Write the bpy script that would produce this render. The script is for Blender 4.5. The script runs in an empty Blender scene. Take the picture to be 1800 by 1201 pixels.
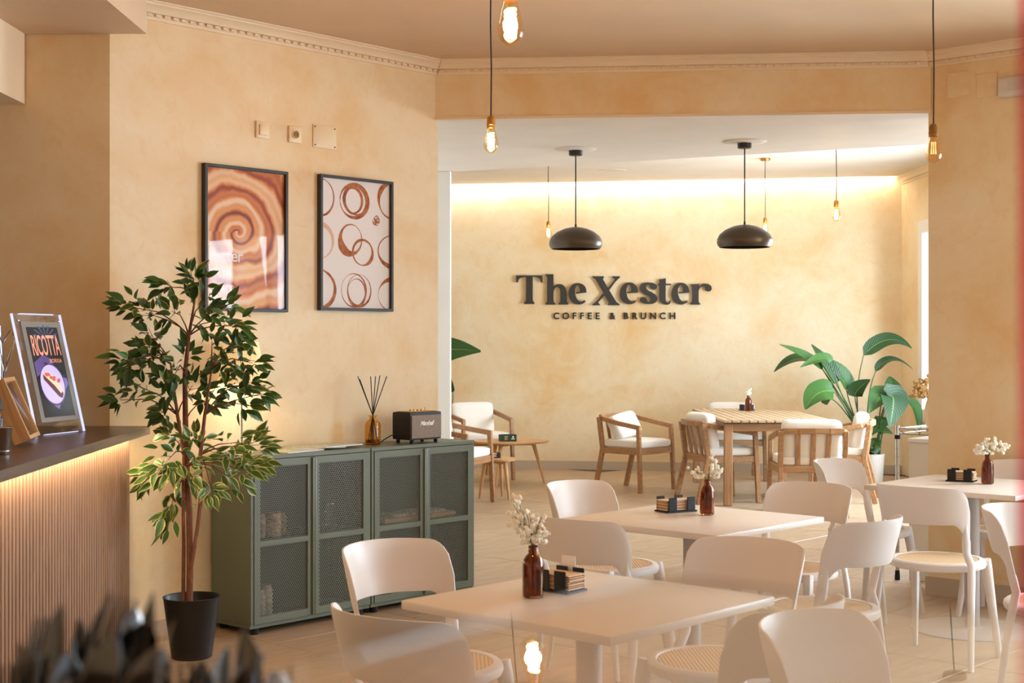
import bpy, bmesh, math, random
from mathutils import Vector, Matrix, Euler
random.seed(7)
R = math.radians
scene = bpy.context.scene
COL = scene.collection

# ------------------------------------------------------------------ camera
cam_d = bpy.data.cameras.new('camera'); cam = bpy.data.objects.new('camera', cam_d); COL.objects.link(cam)
cam.location = (0, 0, 1.45); cam.rotation_euler = (R(90), 0, 0)
cam_d.sensor_width = 36; cam_d.lens = 50; cam_d.shift_y = 0.0008
cam_d.clip_start = 0.02; cam_d.clip_end = 200
cam_d.dof.use_dof = True; cam_d.dof.focus_distance = 7.6; cam_d.dof.aperture_fstop = 8.0
scene.camera = cam
# ------------------------------------------------------------------ view / world / daylight
vs = scene.view_settings
vs.view_transform = 'Standard'; vs.look = 'None'; vs.gamma = 1; vs.exposure = -0.32; vs.use_curve_mapping = False
world = bpy.data.worlds.new('world'); scene.world = world; world.use_nodes = True
wn = world.node_tree; bgn = wn.nodes['Background']
bgn.inputs[0].default_value = (0.80, 0.90, 1.0, 1); bgn.inputs[1].default_value = 1.0

U = Vector((math.cos(R(47.5)), math.sin(R(47.5)), 0))       # the room's grid
V = Vector((U.y, -U.x, 0))
P0 = Vector((2.399, 8.193, 0))                               # corner of the right wall
DAY = (0.74, 0.87, 1.0)
def area(name, loc, direction, sx, sy, power, color):
    d = bpy.data.lights.new(name, 'AREA'); d.shape = 'RECTANGLE'; d.size = sx; d.size_y = sy; d.energy = power; d.color = color
    o = bpy.data.objects.new(name, d); COL.objects.link(o); o.location = loc
    o.rotation_euler = Vector(direction).to_track_quat('-Z', 'Z').to_euler()
    return o
# daylight just outside the glazing
area('daylight_back_room', (4.95, 12.2, 1.65), (-1, 0, -0.12), 4.9, 2.1, 1650, DAY)
area('daylight_pier_wall', P0 + V*3.0 + U*0.45 + Vector((0, 0, 1.5)), -U - Vector((0, 0, 0.1)), 3.6, 2.0, 1150, DAY)
area('daylight_right_wall', P0 + V*5.95 - U*4.6 + Vector((0, 0, 1.5)), -V - Vector((0, 0, 0.1)), 7.0, 2.2, 50, DAY)

# ------------------------------------------------------------------ materials
MATS = {}
def new_mat(name):
    m = bpy.data.materials.new(name); m.use_nodes = True; MATS[name] = m
    nt = m.node_tree
    return m, nt, nt.nodes['Principled BSDF']
def lin(r, g, b):
    f = lambda c: (c/255/12.92) if c/255 <= .04045 else ((c/255+.055)/1.055)**2.4
    return (f(r), f(g), f(b), 1)
def simple(name, col, rough=.5, metal=0, spec=.5, coat=0, trans=0, ior=1.45, emit=None, estr=0, sheen=0, alpha=1):
    m, nt, b = new_mat(name)
    b.inputs['Base Color'].default_value = col; b.inputs['Roughness'].default_value = rough
    b.inputs['Metallic'].default_value = metal; b.inputs['Specular IOR Level'].default_value = spec
    b.inputs['Coat Weight'].default_value = coat; b.inputs['Transmission Weight'].default_value = trans
    b.inputs['IOR'].default_value = ior; b.inputs['Sheen Weight'].default_value = sheen
    if emit: b.inputs['Emission Color'].default_value = emit; b.inputs['Emission Strength'].default_value = estr
    return m
def nd(nt, t, **kw):
    n = nt.nodes.new(t)
    for k, v in kw.items(): setattr(n, k, v)
    return n
def coords(nt, kind='Object', scale=(1, 1, 1), rot=(0, 0, 0)):
    tc = nd(nt, 'ShaderNodeTexCoord'); mp = nd(nt, 'ShaderNodeMapping')
    mp.inputs['Scale'].default_value = scale; mp.inputs['Rotation'].default_value = rot
    nt.links.new(tc.outputs[kind], mp.inputs[0]); return mp.outputs[0]
def noise(nt, vec, scale, detail=4, rough=.55, dist=0):
    n = nd(nt, 'ShaderNodeTexNoise'); n.inputs['Scale'].default_value = scale; n.inputs['Detail'].default_value = detail
    n.inputs['Roughness'].default_value = rough; n.inputs['Distortion'].default_value = dist
    nt.links.new(vec, n.inputs['Vector']); return n.outputs['Fac']
def ramp(nt, fac, stops, interp='LINEAR'):
    r = nd(nt, 'ShaderNodeValToRGB'); r.color_ramp.interpolation = interp
    el = r.color_ramp.elements
    while len(el) < len(stops): el.new(.5)
    for e, (p, c) in zip(el, stops): e.position = p; e.color = c
    nt.links.new(fac, r.inputs[0]); return r.outputs[0]
def mixc(nt, fac, a, b, mode='MIX'):
    n = nd(nt, 'ShaderNodeMix', data_type='RGBA', blend_type=mode)
    for sock, val in ((n.inputs[0], fac), (n.inputs[6], a), (n.inputs[7], b)):
        if isinstance(val, (int, float)): sock.default_value = val
        elif isinstance(val, tuple): sock.default_value = val
        else: nt.links.new(val, sock)
    return n.outputs[2]
def math_n(nt, op, a, b=0.0, c=None):
    n = nd(nt, 'ShaderNodeMath', operation=op)
    for i, val in enumerate((a, b, c)):
        if val is None: continue
        if isinstance(val, (int, float)): n.inputs[i].default_value = val
        else: nt.links.new(val, n.inputs[i])
    return n.outputs[0]
def bump(nt, b, h, strength, dist=.01):
    n = nd(nt, 'ShaderNodeBump'); n.inputs['Strength'].default_value = strength; n.inputs['Distance'].default_value = dist
    nt.links.new(h, n.inputs['Height']); nt.links.new(n.outputs[0], b.inputs['Normal'])

def plaster(name, c1, c2, c3):
    m, nt, b = new_mat(name); vec = coords(nt)
    n1 = noise(nt, vec, 1.1, 5, .6, .6); n2 = noise(nt, vec, 3.5, 6, .62, 1.2)
    vec2 = coords(nt, scale=(4, 4, 3.2), rot=(.5, .4, .3)); n3 = noise(nt, vec2, 2.2, 5, .7, 1.5)
    col = ramp(nt, n1, [(.30, c2), (.5, c1), (.68, c3)])
    col = mixc(nt, math_n(nt, 'MULTIPLY', ramp(nt, n2, [(.45, (0, 0, 0, 1)), (.7, (1, 1, 1, 1))]), .45), col, c3)
    col = mixc(nt, math_n(nt, 'MULTIPLY', ramp(nt, n3, [(.5, (0, 0, 0, 1)), (.72, (1, 1, 1, 1))]), .35), col, c2)
    nt.links.new(col, b.inputs['Base Color']); b.inputs['Roughness'].default_value = .62; b.inputs['Specular IOR Level'].default_value = .3
    bump(nt, b, n3, .12, .004); return m
plaster('plaster', lin(233, 210, 170), lin(226, 189, 133), lin(239, 224, 194))
def paint(name, c, rough=.6):
    m, nt, b = new_mat(name); vec = coords(nt); n = noise(nt, vec, 2.5, 4)
    col = ramp(nt, n, [(.3, tuple(x*.93 for x in c[:3])+(1,)), (.7, c)])
    nt.links.new(col, b.inputs['Base Color']); b.inputs['Roughness'].default_value = rough; return m
paint('ceiling_paint', lin(214, 186, 154)); paint('soffit_paint', lin(226, 214, 200)); paint('cornice_paint', lin(236, 216, 186)); paint('daylit_or_cream', lin(232, 228, 222))
def wood(name, ca, cb, cc, axis, sc=1.0, rough=.5):
    m, nt, b = new_mat(name); s = [14*sc]*3; s[axis] = 1.1*sc
    oi = nd(nt, 'ShaderNodeObjectInfo'); tc = nd(nt, 'ShaderNodeTexCoord')
    add = nd(nt, 'ShaderNodeVectorMath', operation='ADD'); nt.links.new(tc.outputs['Object'], add.inputs[0]); 
    cm = nd(nt, 'ShaderNodeCombineXYZ'); rr = math_n(nt, 'MULTIPLY', oi.outputs['Random'], 13.0)
    for i in range(3): nt.links.new(rr, cm.inputs[i])
    nt.links.new(cm.outputs[0], add.inputs[1])
    mp = nd(nt, 'ShaderNodeMapping'); mp.inputs['Scale'].default_value = s; nt.links.new(add.outputs[0], mp.inputs[0])
    n = noise(nt, mp.outputs[0], 3.0, 5, .6, .8)
    col = ramp(nt, n, [(.25, cb), (.5, ca), (.75, cc)])
    nt.links.new(col, b.inputs['Base Color']); b.inputs['Roughness'].default_value = rough
    bump(nt, b, n, .08, .002); return m
tA, tB, tC = lin(164, 120, 80), lin(134, 92, 58), lin(186, 144, 102)
for i, a in enumerate('xyz'):
    wood('teak_'+a, tA, tB, tC, i); wood('grey_oak_'+a, lin(186, 156, 122), lin(166, 134, 100), lin(200, 172, 140), i); wood('oak_'+a, lin(204, 158, 108), lin(184, 136, 88), lin(216, 174, 126), i)
    wood('slat_'+a, lin(146, 110, 82), lin(128, 94, 68), lin(162, 126, 96), i, 1.4, .55)
wood('counter_top', lin(92, 72, 60), lin(74, 58, 48), lin(112, 90, 76), 1, .7, .32)
simple('groove', lin(30, 21, 16), .85)
m, nt, b = new_mat('tile'); oi = nd(nt, 'ShaderNodeObjectInfo')
vec = coords(nt, 'Object', scale=(1.2, 7, 1)); n = noise(nt, vec, 2.2, 6, .65, .8)
c = ramp(nt, n, [(.25, lin(156, 130, 104)), (.55, lin(180, 153, 124)), (.8, lin(196, 171, 144))])
c = mixc(nt, math_n(nt, 'MULTIPLY', oi.outputs['Random'], .12), c, lin(150, 120, 92))
nt.links.new(c, b.inputs['Base Color']); b.inputs['Roughness'].default_value = .42; bump(nt, b, n, .06, .002)
simple('grout', lin(112, 92, 74), .85)
simple('base_stone', lin(190, 172, 150), .5)
simple('white_plastic', lin(228, 222, 218), .42)
simple('table_white', lin(224, 214, 204), .35)
simple('column_grey', lin(178, 172, 170), .4)
simple('fabric_white', lin(232, 224, 214), .9, sheen=.3)
simple('black_metal', lin(26, 25, 25), .38); simple('black_plastic', lin(16, 15, 16), .5); simple('black_rubber', lin(18, 17, 18), .7)
simple('pendant_black', lin(92, 80, 68), .36, metal=.7)
simple('sign_black', lin(58, 54, 50), .6); simple('sign_dark', lin(36, 32, 30), .6)
simple('frame_black', lin(48, 48, 48), .45)
simple('brass', lin(196, 142, 72), .28, metal=1); simple('brass_dark', lin(150, 112, 66), .32, metal=1)
simple('chrome', lin(210, 210, 212), .12, metal=1); simple('steel', lin(190, 186, 182), .22, metal=1)
simple('cord_brown', lin(60, 32, 22), .7); simple('cord_black', lin(30, 26, 24), .6)
simple('cabinet_green', lin(108, 116, 101), .42); simple('cabinet_mesh', lin(126, 130, 116), .42); simple('cabinet_inside_shade', lin(34, 40, 38), .7); simple('dark_steel', lin(120, 118, 118), .12, metal=1)  # the inside colour is darkened to hold the shade behind the mesh
simple('pot_black', lin(24, 23, 25), .42); simple('pot_white', lin(232, 228, 224), .3); simple('soil', lin(60, 42, 32), .95); simple('soil_red', lin(140, 50, 38), .9)
simple('paper_white', lin(246, 244, 246), .8); simple('napkin_tan', lin(198, 156, 116), .9); simple('napkin_pale', lin(222, 194, 164), .9)
simple('blossom', lin(246, 240, 224), .85); simple('dried_stem', lin(122, 112, 60), .8); simple('dried_tan', lin(200, 166, 116), .9)
simple('ivory_plate', lin(232, 210, 172), .35); simple('socket_dark', lin(60, 48, 38), .6)
simple('green_box', lin(22, 62, 46), .5); simple('stick_black', lin(34, 24, 24), .6)
simple('print_white', lin(240, 232, 226), .6); simple('window_white', lin(236, 236, 236), .35)
simple('twig', lin(104, 66, 46), .85); simple('stalk', lin(58, 88, 46), .5)
simple('shade_cream', lin(246, 226, 190), .8, emit=lin(255, 214, 150), estr=.55)
simple('lens_white', lin(214, 206, 196), .35)
def bark():
    m, nt, b = new_mat('bark'); vec = coords(nt, scale=(30, 30, 9)); n = noise(nt, vec, 2, 6, .7)
    nt.links.new(ramp(nt, n, [(.3, lin(84, 50, 36)), (.6, lin(132, 82, 58)), (.8, lin(156, 106, 78))]), b.inputs['Base Color'])
    b.inputs['Roughness'].default_value = .8; bump(nt, b, n, .5, .004)
bark()
def cane():
    m, nt, b = new_mat('cane'); 
    v1 = coords(nt, scale=(1, 1, 1), rot=(0, 0, R(45)))
    w1 = nd(nt, 'ShaderNodeTexWave'); w1.inputs['Scale'].default_value = 26; nt.links.new(v1, w1.inputs[0])
    v2 = coords(nt, scale=(1, 1, 1), rot=(0, 0, R(-45)))
    w2 = nd(nt, 'ShaderNodeTexWave'); w2.inputs['Scale'].default_value = 26; nt.links.new(v2, w2.inputs[0])
    h = math_n(nt, 'MAXIMUM', w1.outputs['Fac'], w2.outputs['Fac'])
    nt.links.new(ramp(nt, h, [(.35, lin(150, 112, 72)), (.62, lin(214, 178, 132)), (.9, lin(236, 206, 164))]), b.inputs['Base Color'])
    b.inputs['Roughness'].default_value = .6; bump(nt, b, h, .5, .003)
cane()
def thin_glass(name, tint, refl=.9, rough=.02, base=.05, grz=.6):
    m = bpy.data.materials.new(name); m.use_nodes = True; MATS[name] = m; nt = m.node_tree; nt.nodes.clear()
    out = nd(nt, 'ShaderNodeOutputMaterial'); t = nd(nt, 'ShaderNodeBsdfTransparent'); g = nd(nt, 'ShaderNodeBsdfGlossy'); mx = nd(nt, 'ShaderNodeMixShader')
    t.inputs[0].default_value = tint; g.inputs['Roughness'].default_value = rough; g.inputs[0].default_value = (refl, refl, refl, 1)
    lw = nd(nt, 'ShaderNodeLayerWeight'); lw.inputs[0].default_value = .5
    nt.links.new(math_n(nt, 'MULTIPLY_ADD', math_n(nt, 'POWER', lw.outputs['Facing'], 4.0), grz, base), mx.inputs[0]); nt.links.new(t.outputs[0], mx.inputs[1]); nt.links.new(g.outputs[0], mx.inputs[2])
    nt.links.new(mx.outputs[0], out.inputs[0]); return m
thin_glass('bulb_glass', (1.0, .88, .66, 1), grz=.25); thin_glass('clear_glass', (.94, .96, .96, 1)); thin_glass('window_glass', (.96, .98, .98, 1)); thin_glass('acrylic', (.95, .95, 1.0, 1))
thin_glass('picture_glass', (.98, .98, .98, 1), base=.008); thin_glass('amber_clear', (.95, .66, .16, 1))
thin_glass('pink_acrylic', (.98, .60, .66, 1), refl=.5, rough=.2)
def glass(name, col, rough=0.0):
    simple(name, col, rough, trans=1, ior=1.46)
glass('amber_glass', (.42, .155, .04, 1)); glass('sheet_glass', (.97, .99, .98, 1))
def emit(name, col, s):
    m = bpy.data.materials.new(name); m.use_nodes = True; MATS[name] = m; nt = m.node_tree; nt.nodes.clear()
    e = nd(nt, 'ShaderNodeEmission'); e.inputs[0].default_value = col; e.inputs[1].default_value = s
    o = nd(nt, 'ShaderNodeOutputMaterial'); nt.links.new(e.outputs[0], o.inputs[0])
emit('filament_hot', (1, .74, .42, 1), 24); emit('filament_dim', (1, .66, .3, 1), 3.0)
emit('led_cove', (1, .93, .80, 1), 55); emit('led_counter', (1, .80, .52, 1), 95); emit('led_blue', (.66, .70, 1, 1), 1.6); emit('lamp_core', (1, .72, .4, 1), 4)
def leaf_mat(name, dark, mid, edge, edge_at, vein=None, rough=.42):
    m, nt, b = new_mat(name); tc = nd(nt, 'ShaderNodeTexCoord'); sp = nd(nt, 'ShaderNodeSeparateXYZ'); nt.links.new(tc.outputs['UV'], sp.inputs[0])
    d = math_n(nt, 'ABSOLUTE', math_n(nt, 'MULTIPLY_ADD', sp.outputs[0], 2.0, -1.0))
    n = noise(nt, tc.outputs['UV'], 9, 4, .6, .6); oi = nd(nt, 'ShaderNodeObjectInfo')
    body = mixc(nt, math_n(nt, 'MULTIPLY_ADD', oi.outputs['Random'], .6, math_n(nt, 'MULTIPLY', n, .5)), dark, mid)
    e = math_n(nt, 'ADD', d, math_n(nt, 'MULTIPLY_ADD', n, .3, -.15))
    f = ramp(nt, e, [(max(edge_at-.05, 0), (0, 0, 0, 1)), (min(edge_at+.05, 1), (1, 1, 1, 1))])
    col = mixc(nt, f, body, edge)
    if vein:
        f2 = ramp(nt, d, [(.0, (1, 1, 1, 1)), (.07, (0, 0, 0, 1))]); col = mixc(nt, f2, col, vein)
    nt.links.new(col, b.inputs['Base Color']); b.inputs['Roughness'].default_value = rough
leaf_mat('ficus_dark', lin(26, 56, 23), lin(68, 112, 44), lin(150, 160, 84), .93)
leaf_mat('ficus_pale', lin(44, 84, 32), lin(90, 130, 50), lin(214, 202, 128), .76)
def big_leaf():
    m, nt, b = new_mat('strelitzia_leaf'); tc = nd(nt, 'ShaderNodeTexCoord'); sp = nd(nt, 'ShaderNodeSeparateXYZ'); nt.links.new(tc.outputs['UV'], sp.inputs[0])
    d = math_n(nt, 'ABSOLUTE', math_n(nt, 'MULTIPLY_ADD', sp.outputs[0], 2.0, -1.0))
    s = math_n(nt, 'MULTIPLY_ADD', d, -.25, sp.outputs[1]); w = math_n(nt, 'MULTIPLY_ADD', math_n(nt, 'SINE', math_n(nt, 'MULTIPLY', s, 95.0)), .5, .5)
    oi = nd(nt, 'ShaderNodeObjectInfo')
    body = mixc(nt, oi.outputs['Random'], lin(16, 44, 22), lin(54, 94, 36))
    col = mixc(nt, math_n(nt, 'MULTIPLY', w, .22), body, lin(96, 128, 66))
    col = mixc(nt, ramp(nt, d, [(0, (1, 1, 1, 1)), (.06, (0, 0, 0, 1))]), col, lin(110, 136, 70))
    nt.links.new(col, b.inputs['Base Color']); b.inputs['Roughness'].default_value = .42; b.inputs['Specular IOR Level'].default_value = .3; bump(nt, b, w, .25, .004)
big_leaf()
def grille():
    m, nt, b = new_mat('speaker_cloth'); n = noise(nt, coords(nt, scale=(60, 60, 160)), 3, 3, .7)
    nt.links.new(ramp(nt, n, [(.3, lin(112, 100, 92)), (.7, lin(170, 156, 144))]), b.inputs['Base Color']); b.inputs['Roughness'].default_value = .95
grille()
def swirl():
    m, nt, b = new_mat('latte_print'); tc = nd(nt, 'ShaderNodeTexCoord'); sp = nd(nt, 'ShaderNodeSeparateXYZ'); nt.links.new(tc.outputs['UV'], sp.inputs[0])
    n = noise(nt, tc.outputs['UV'], 2.2, 3, .5, .4); n2 = noise(nt, tc.outputs['UV'], 9, 5, .6, 1.0)
    x = math_n(nt, 'SUBTRACT', sp.outputs[0], .40); y = math_n(nt, 'MULTIPLY', math_n(nt, 'SUBTRACT', sp.outputs[1], .545), 1.72)
    r = math_n(nt, 'SQRT', math_n(nt, 'ADD', math_n(nt, 'MULTIPLY', x, x), math_n(nt, 'MULTIPLY', y, y)))
    th = math_n(nt, 'ARCTAN2', y, x)
    ph = math_n(nt, 'ADD', math_n(nt, 'MULTIPLY', math_n(nt, 'POWER', r, .62), 24.0), math_n(nt, 'MULTIPLY', th, -1.0))
    ph = math_n(nt, 'ADD', ph, math_n(nt, 'MULTIPLY', n, 6.0)); ph = math_n(nt, 'ADD', ph, math_n(nt, 'MULTIPLY', n2, .7))
    s = math_n(nt, 'ADD', math_n(nt, 'MULTIPLY_ADD', math_n(nt, 'SINE', ph), .36, .5), math_n(nt, 'MULTIPLY', math_n(nt, 'SINE', math_n(nt, 'MULTIPLY', ph, 2.7)), .16))
    col = ramp(nt, s, [(0, lin(116, 44, 16)), (.14, lin(176, 80, 32)), (.40, lin(220, 132, 64)), (.62, lin(232, 164, 104)), (.82, lin(240, 200, 160)), (1, lin(244, 214, 184))])
    nt.links.new(col, b.inputs['Base Color']); b.inputs['Roughness'].default_value = .5
swirl()
def stain():
    m, nt, b = new_mat('coffee_stain'); n = noise(nt, coords(nt, scale=(1, 1, 1)), 26, 5, .7)
    nt.links.new(ramp(nt, n, [(.3, lin(126, 56, 24)), (.5, lin(176, 98, 50)), (.72, lin(206, 142, 92))]), b.inputs['Base Color']); b.inputs['Roughness'].default_value = .7
stain()
simple('stain_pale', lin(226, 188, 160), .7)
def screen(name, col, s=.9, rough=.4): simple(name, col, rough, emit=col, estr=s)
screen('menu_black', lin(26, 22, 26), .5); screen('menu_pink', lin(238, 156, 128), .7); screen('menu_violet', lin(120, 98, 178), .6); screen('menu_plate', lin(196, 184, 232), .8)
screen('menu_brown', lin(92, 44, 34), .6); screen('menu_cream', lin(236, 200, 186), .7); screen('menu_teal', lin(70, 84, 122), .5); screen('menu_shadow', lin(84, 66, 110), .5); screen('menu_orange', lin(204, 110, 70), .6)
simple('panel_grey', lin(150, 146, 140), .5)
def jar(name, a, b_):
    m, nt, b = new_mat(name); n = noise(nt, coords(nt), 60, 3, .7)
    nt.links.new(ramp(nt, n, [(.4, a), (.6, b_)]), b.inputs['Base Color']); b.inputs['Roughness'].default_value = .4
jar('jar_red', lin(120, 50, 40), lin(190, 150, 130)); jar('jar_amber', lin(150, 96, 50), lin(214, 186, 140)); jar('jar_pale', lin(150, 134, 116), lin(206, 194, 178))
def booklet():
    m, nt, b = new_mat('booklet'); tc = nd(nt, 'ShaderNodeTexCoord'); n = noise(nt, tc.outputs['Object'], 14, 3, .6, 1.5)
    nt.links.new(ramp(nt, n, [(.35, lin(214, 216, 204)), (.5, lin(150, 170, 160)), (.6, lin(206, 214, 160)), (.75, lin(222, 222, 214))]), b.inputs['Base Color']); b.inputs['Roughness'].default_value = .35
booklet()

# ------------------------------------------------------------------ mesh helpers
class MB:
    def __init__(s): s.v = []; s.f = []; s.uv = None
    def add(s, vs_, fs, mat=None):
        o = len(s.v)
        s.v += [tuple((mat @ Vector(p)) if mat else p) for p in vs_]; s.f += [tuple(i+o for i in f) for f in fs]; return s
    def box(s, c, d, bev=0.0, seg=2, mat=None):
        x, y, z = (t/2 for t in d)
        if bev <= 0:
            vv = [(c[0]+a*x, c[1]+b*y, c[2]+e*z) for e in (-1, 1) for a, b in ((-1, -1), (1, -1), (1, 1), (-1, 1))]
            return s.add(vv, [(3, 2, 1, 0), (4, 5, 6, 7), (0, 1, 5, 4), (1, 2, 6, 5), (2, 3, 7, 6), (3, 0, 4, 7)], mat)
        bm = bmesh.new(); bmesh.ops.create_cube(bm, size=1)
        for v in bm.verts: v.co = Vector((c[0]+v.co.x*d[0], c[1]+v.co.y*d[1], c[2]+v.co.z*d[2]))
        bmesh.ops.bevel(bm, geom=bm.edges[:], offset=min(bev, min(d)*.49), segments=seg, profile=.5, affect='EDGES')
        bm.verts.index_update(); vv = [tuple(v.co) for v in bm.verts]; ff = [tuple(v.index for v in f.verts) for f in bm.faces]; bm.free()
        return s.add(vv, ff, mat)
    def rbox(s, c, d, r, n=8, puff=(0, 0, 0), mat=None):
        bm = bmesh.new(); bmesh.ops.create_cube(bm, size=2); bmesh.ops.subdivide_edges(bm, edges=bm.edges[:], cuts=n, use_grid_fill=True)
        h = [t/2 for t in d]; vv = []
        for v in bm.verts:
            p = [v.co[i]*h[i] for i in range(3)]; q = [max(-(h[i]-r), min(h[i]-r, p[i])) for i in range(3)]
            dd = Vector([p[i]-q[i] for i in range(3)])
            if dd.length > 1e-9: dd = dd.normalized()*r
            o = [q[i]+dd[i] for i in range(3)]
            w = [1-(o[i]/h[i])**2 for i in range(3)]
            o = [o[0]*(1+puff[0]*w[1]*w[2]), o[1]*(1+puff[1]*w[0]*w[2]), o[2]*(1+puff[2]*w[0]*w[1])]
            vv.append((o[0]+c[0], o[1]+c[1], o[2]+c[2]))
        bm.verts.index_update(); ff = [tuple(v.index for v in f.verts) for f in bm.faces]; bm.free()
        return s.add(vv, ff, mat)
    def lathe(s, prof, n=24, c=(0, 0, 0), caps=True, mat=None):
        vv = []; ff = []
        for r, z in prof:
            for k in range(n):
                a = 2*math.pi*k/n; vv.append((c[0]+r*math.cos(a), c[1]+r*math.sin(a), c[2]+z))
        for i in range(len(prof)-1):
            for k in range(n):
                ff.append((i*n+k, i*n+(k+1) % n, (i+1)*n+(k+1) % n, (i+1)*n+k))
        if caps:
            ff.append(tuple(range(n-1, -1, -1))); ff.append(tuple((len(prof)-1)*n+k for k in range(n)))
        return s.add(vv, ff, mat)
    def tube(s, pts, rad, n=10, mat=None, flat=1.0, up=None):
        pts = [Vector(p) for p in pts]; k = len(pts)
        rads = rad if isinstance(rad, (list, tuple)) else [rad]*k
        vv = []; ff = []; prev = None
        for i, p in enumerate(pts):
            t = (pts[min(i+1, k-1)]-pts[max(i-1, 0)]).normalized()
            ref = Vector(up) if up else (prev if prev else (Vector((0, 0, 1)) if abs(t.z) < .9 else Vector((1, 0, 0))))
            a = (ref - t*ref.dot(t)); a = a.normalized() if a.length > 1e-6 else t.orthogonal().normalized(); prev = a; b = t.cross(a)
            for j in range(n):
                an = 2*math.pi*j/n; vv.append(tuple(p + a*(math.cos(an)*rads[i]) + b*(math.sin(an)*rads[i]*flat)))
        for i in range(k-1):
            for j in range(n): ff.append((i*n+j, i*n+(j+1) % n, (i+1)*n+(j+1) % n, (i+1)*n+j))
        ff.append(tuple(range(n-1, -1, -1))); ff.append(tuple((k-1)*n+j for j in range(n)))
        return s.add(vv, ff, mat)
    def beam(s, p, q, w, h, up=(0, 0, 1), bev=.004, mat=None):      # rectangular bar from p to q, w across, h along up
        p = Vector(p); q = Vector(q); t = (q-p); L = t.length; t.normalize(); u = Vector(up); u = (u-t*u.dot(t)).normalized(); a = t.cross(u)
        M = Matrix((( t.x, a.x, u.x, (p.x+q.x)/2), (t.y, a.y, u.y, (p.y+q.y)/2), (t.z, a.z, u.z, (p.z+q.z)/2), (0, 0, 0, 1)))
        if mat: M = mat @ M
        return s.box((0, 0, 0), (L, w, h), bev, 1, M)
    def prism(s, poly, z0, z1, mat=None):
        n = len(poly); vv = [(p[0], p[1], z0) for p in poly]+[(p[0], p[1], z1) for p in poly]
        ar = sum(poly[i][0]*poly[(i+1) % n][1]-poly[(i+1) % n][0]*poly[i][1] for i in range(n))
        if ar > 0: ff = [tuple(range(n-1, -1, -1)), tuple(range(n, 2*n))]+[(i, (i+1) % n, n+(i+1) % n, n+i) for i in range(n)]
        else: ff = [tuple(range(n)), tuple(range(2*n-1, n-1, -1))]+[((i+1) % n, i, n+i, n+(i+1) % n) for i in range(n)]
        return s.add(vv, ff, mat)
    def mesh(s, name, mat, ang=35):
        me = bpy.data.meshes.new(name); me.from_pydata(s.v, [], s.f)
        if s.uv:
            ul = me.uv_layers.new(name='UVMap')
            for l in me.loops: ul.data[l.index].uv = s.uv[l.vertex_index]
        me.materials.append(MATS[mat])
        if ang:
            me.polygons.foreach_set('use_smooth', [True]*len(me.polygons)); me.set_sharp_from_angle(angle=R(ang))
        me.update(); return me
    def obj(s, name, mat, parent=None, ang=35, loc=None, rz=0):
        return link(name, s.mesh(name, mat, ang), parent, loc, rz)
def link(name, me, parent=None, loc=None, rz=0, rot=None):
    o = bpy.data.objects.new(name, me); COL.objects.link(o)
    if parent: o.parent = parent
    if loc is not None: o.location = loc
    if rot is not None: o.rotation_euler = rot
    elif rz: o.rotation_euler = (0, 0, rz)
    return o
def tag(o, label, cat, group=None):
    o['label'] = label; o['category'] = cat
    if group: o['group'] = group
    return o
def thing(name, label, cat, loc=(0, 0, 0), rz=0, group=None):
    o = link(name, None, None, loc, rz); o.empty_display_size = .05
    return tag(o, label, cat, group)
def struct(o): o['kind'] = 'structure'; return o
def dup(root, loc, rz, label, group=None):
    r = root.copy(); COL.objects.link(r); r.location = loc; r.rotation_euler = (0, 0, rz); r['label'] = label
    if group: r['group'] = group
    for ch in list(root.children):
        c = ch.copy(); COL.objects.link(c); c.parent = r
        for g in list(ch.children):
            d = g.copy(); COL.objects.link(d); d.parent = c
    return r
def px(x, y, Y): return Vector(((x-900)/2500*Y, Y, 1.45-(y-602)/2500*Y))
def rz_of(d): return math.atan2(d[1], d[0]) - math.pi/2        # local +y turned to direction d
def text_mesh(txt, size, mat, extrude=.0005, name='lettering', align='LEFT', offset=0, sp=1.0):
    cu = bpy.data.curves.new('t', 'FONT'); cu.body = txt; cu.size = size; cu.extrude = extrude; cu.align_x = align; cu.offset = offset; cu.space_character = sp; cu.resolution_u = 3
    o = bpy.data.objects.new('t', cu); COL.objects.link(o); dg = bpy.context.evaluated_depsgraph_get(); dg.update()
    me = bpy.data.meshes.new_from_object(o.evaluated_get(dg)); me.name = name; bpy.data.objects.remove(o); bpy.data.curves.remove(cu)
    me.materials.clear(); me.materials.append(MATS[mat]); return me
# ================================================================== the setting
def v2(p): return (p[0], p[1])
def wall(name, p, q, thick, z0, z1, mat='plaster', openings=()):
    """wall from p to q; the room lies to the right of p->q when thick > 0 is laid to the left"""
    p = Vector((p[0], p[1], 0)); q = Vector((q[0], q[1], 0)); t = (q-p); L = t.length; t.normalize(); n = Vector((-t.y, t.x, 0))*thick
    m = MB()
    def seg(a, b, za, zb):
        if b-a < 1e-4 or zb-za < 1e-4: return
        c = [p+t*a, p+t*b, p+t*b+n, p+t*a+n]; m.prism([v2(k) for k in c], za, zb)
    s = 0
    for (a, b, za, zb) in openings:
        seg(s, a, z0, z1); seg(a, b, z0, za); seg(a, b, zb, z1); s = b
    seg(s, L, z0, z1)
    return struct(m.obj(name, mat, ang=20))
A = Vector((-1.926, 6.81, 0)); B = Vector((-.4385, 8.434, 0))       # picture wall
ZB = 2.7725; ZC = 3.11; ZK = 3.262
Wd = (B-A).normalized()
Q = P0 + V*5.5; S = Q - U*10.14
wall('wall_bar', (-4.2, 6.81), A, .15, 0, ZC)
wl = wall('wall_left', A, B, .15, 0, ZC)
wall('wall_right', P0, Q, .16, 0, ZC, openings=[(1.15, 2.75, .35, 2.45), (3.05, 5.0, .35, 2.45)])
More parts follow.
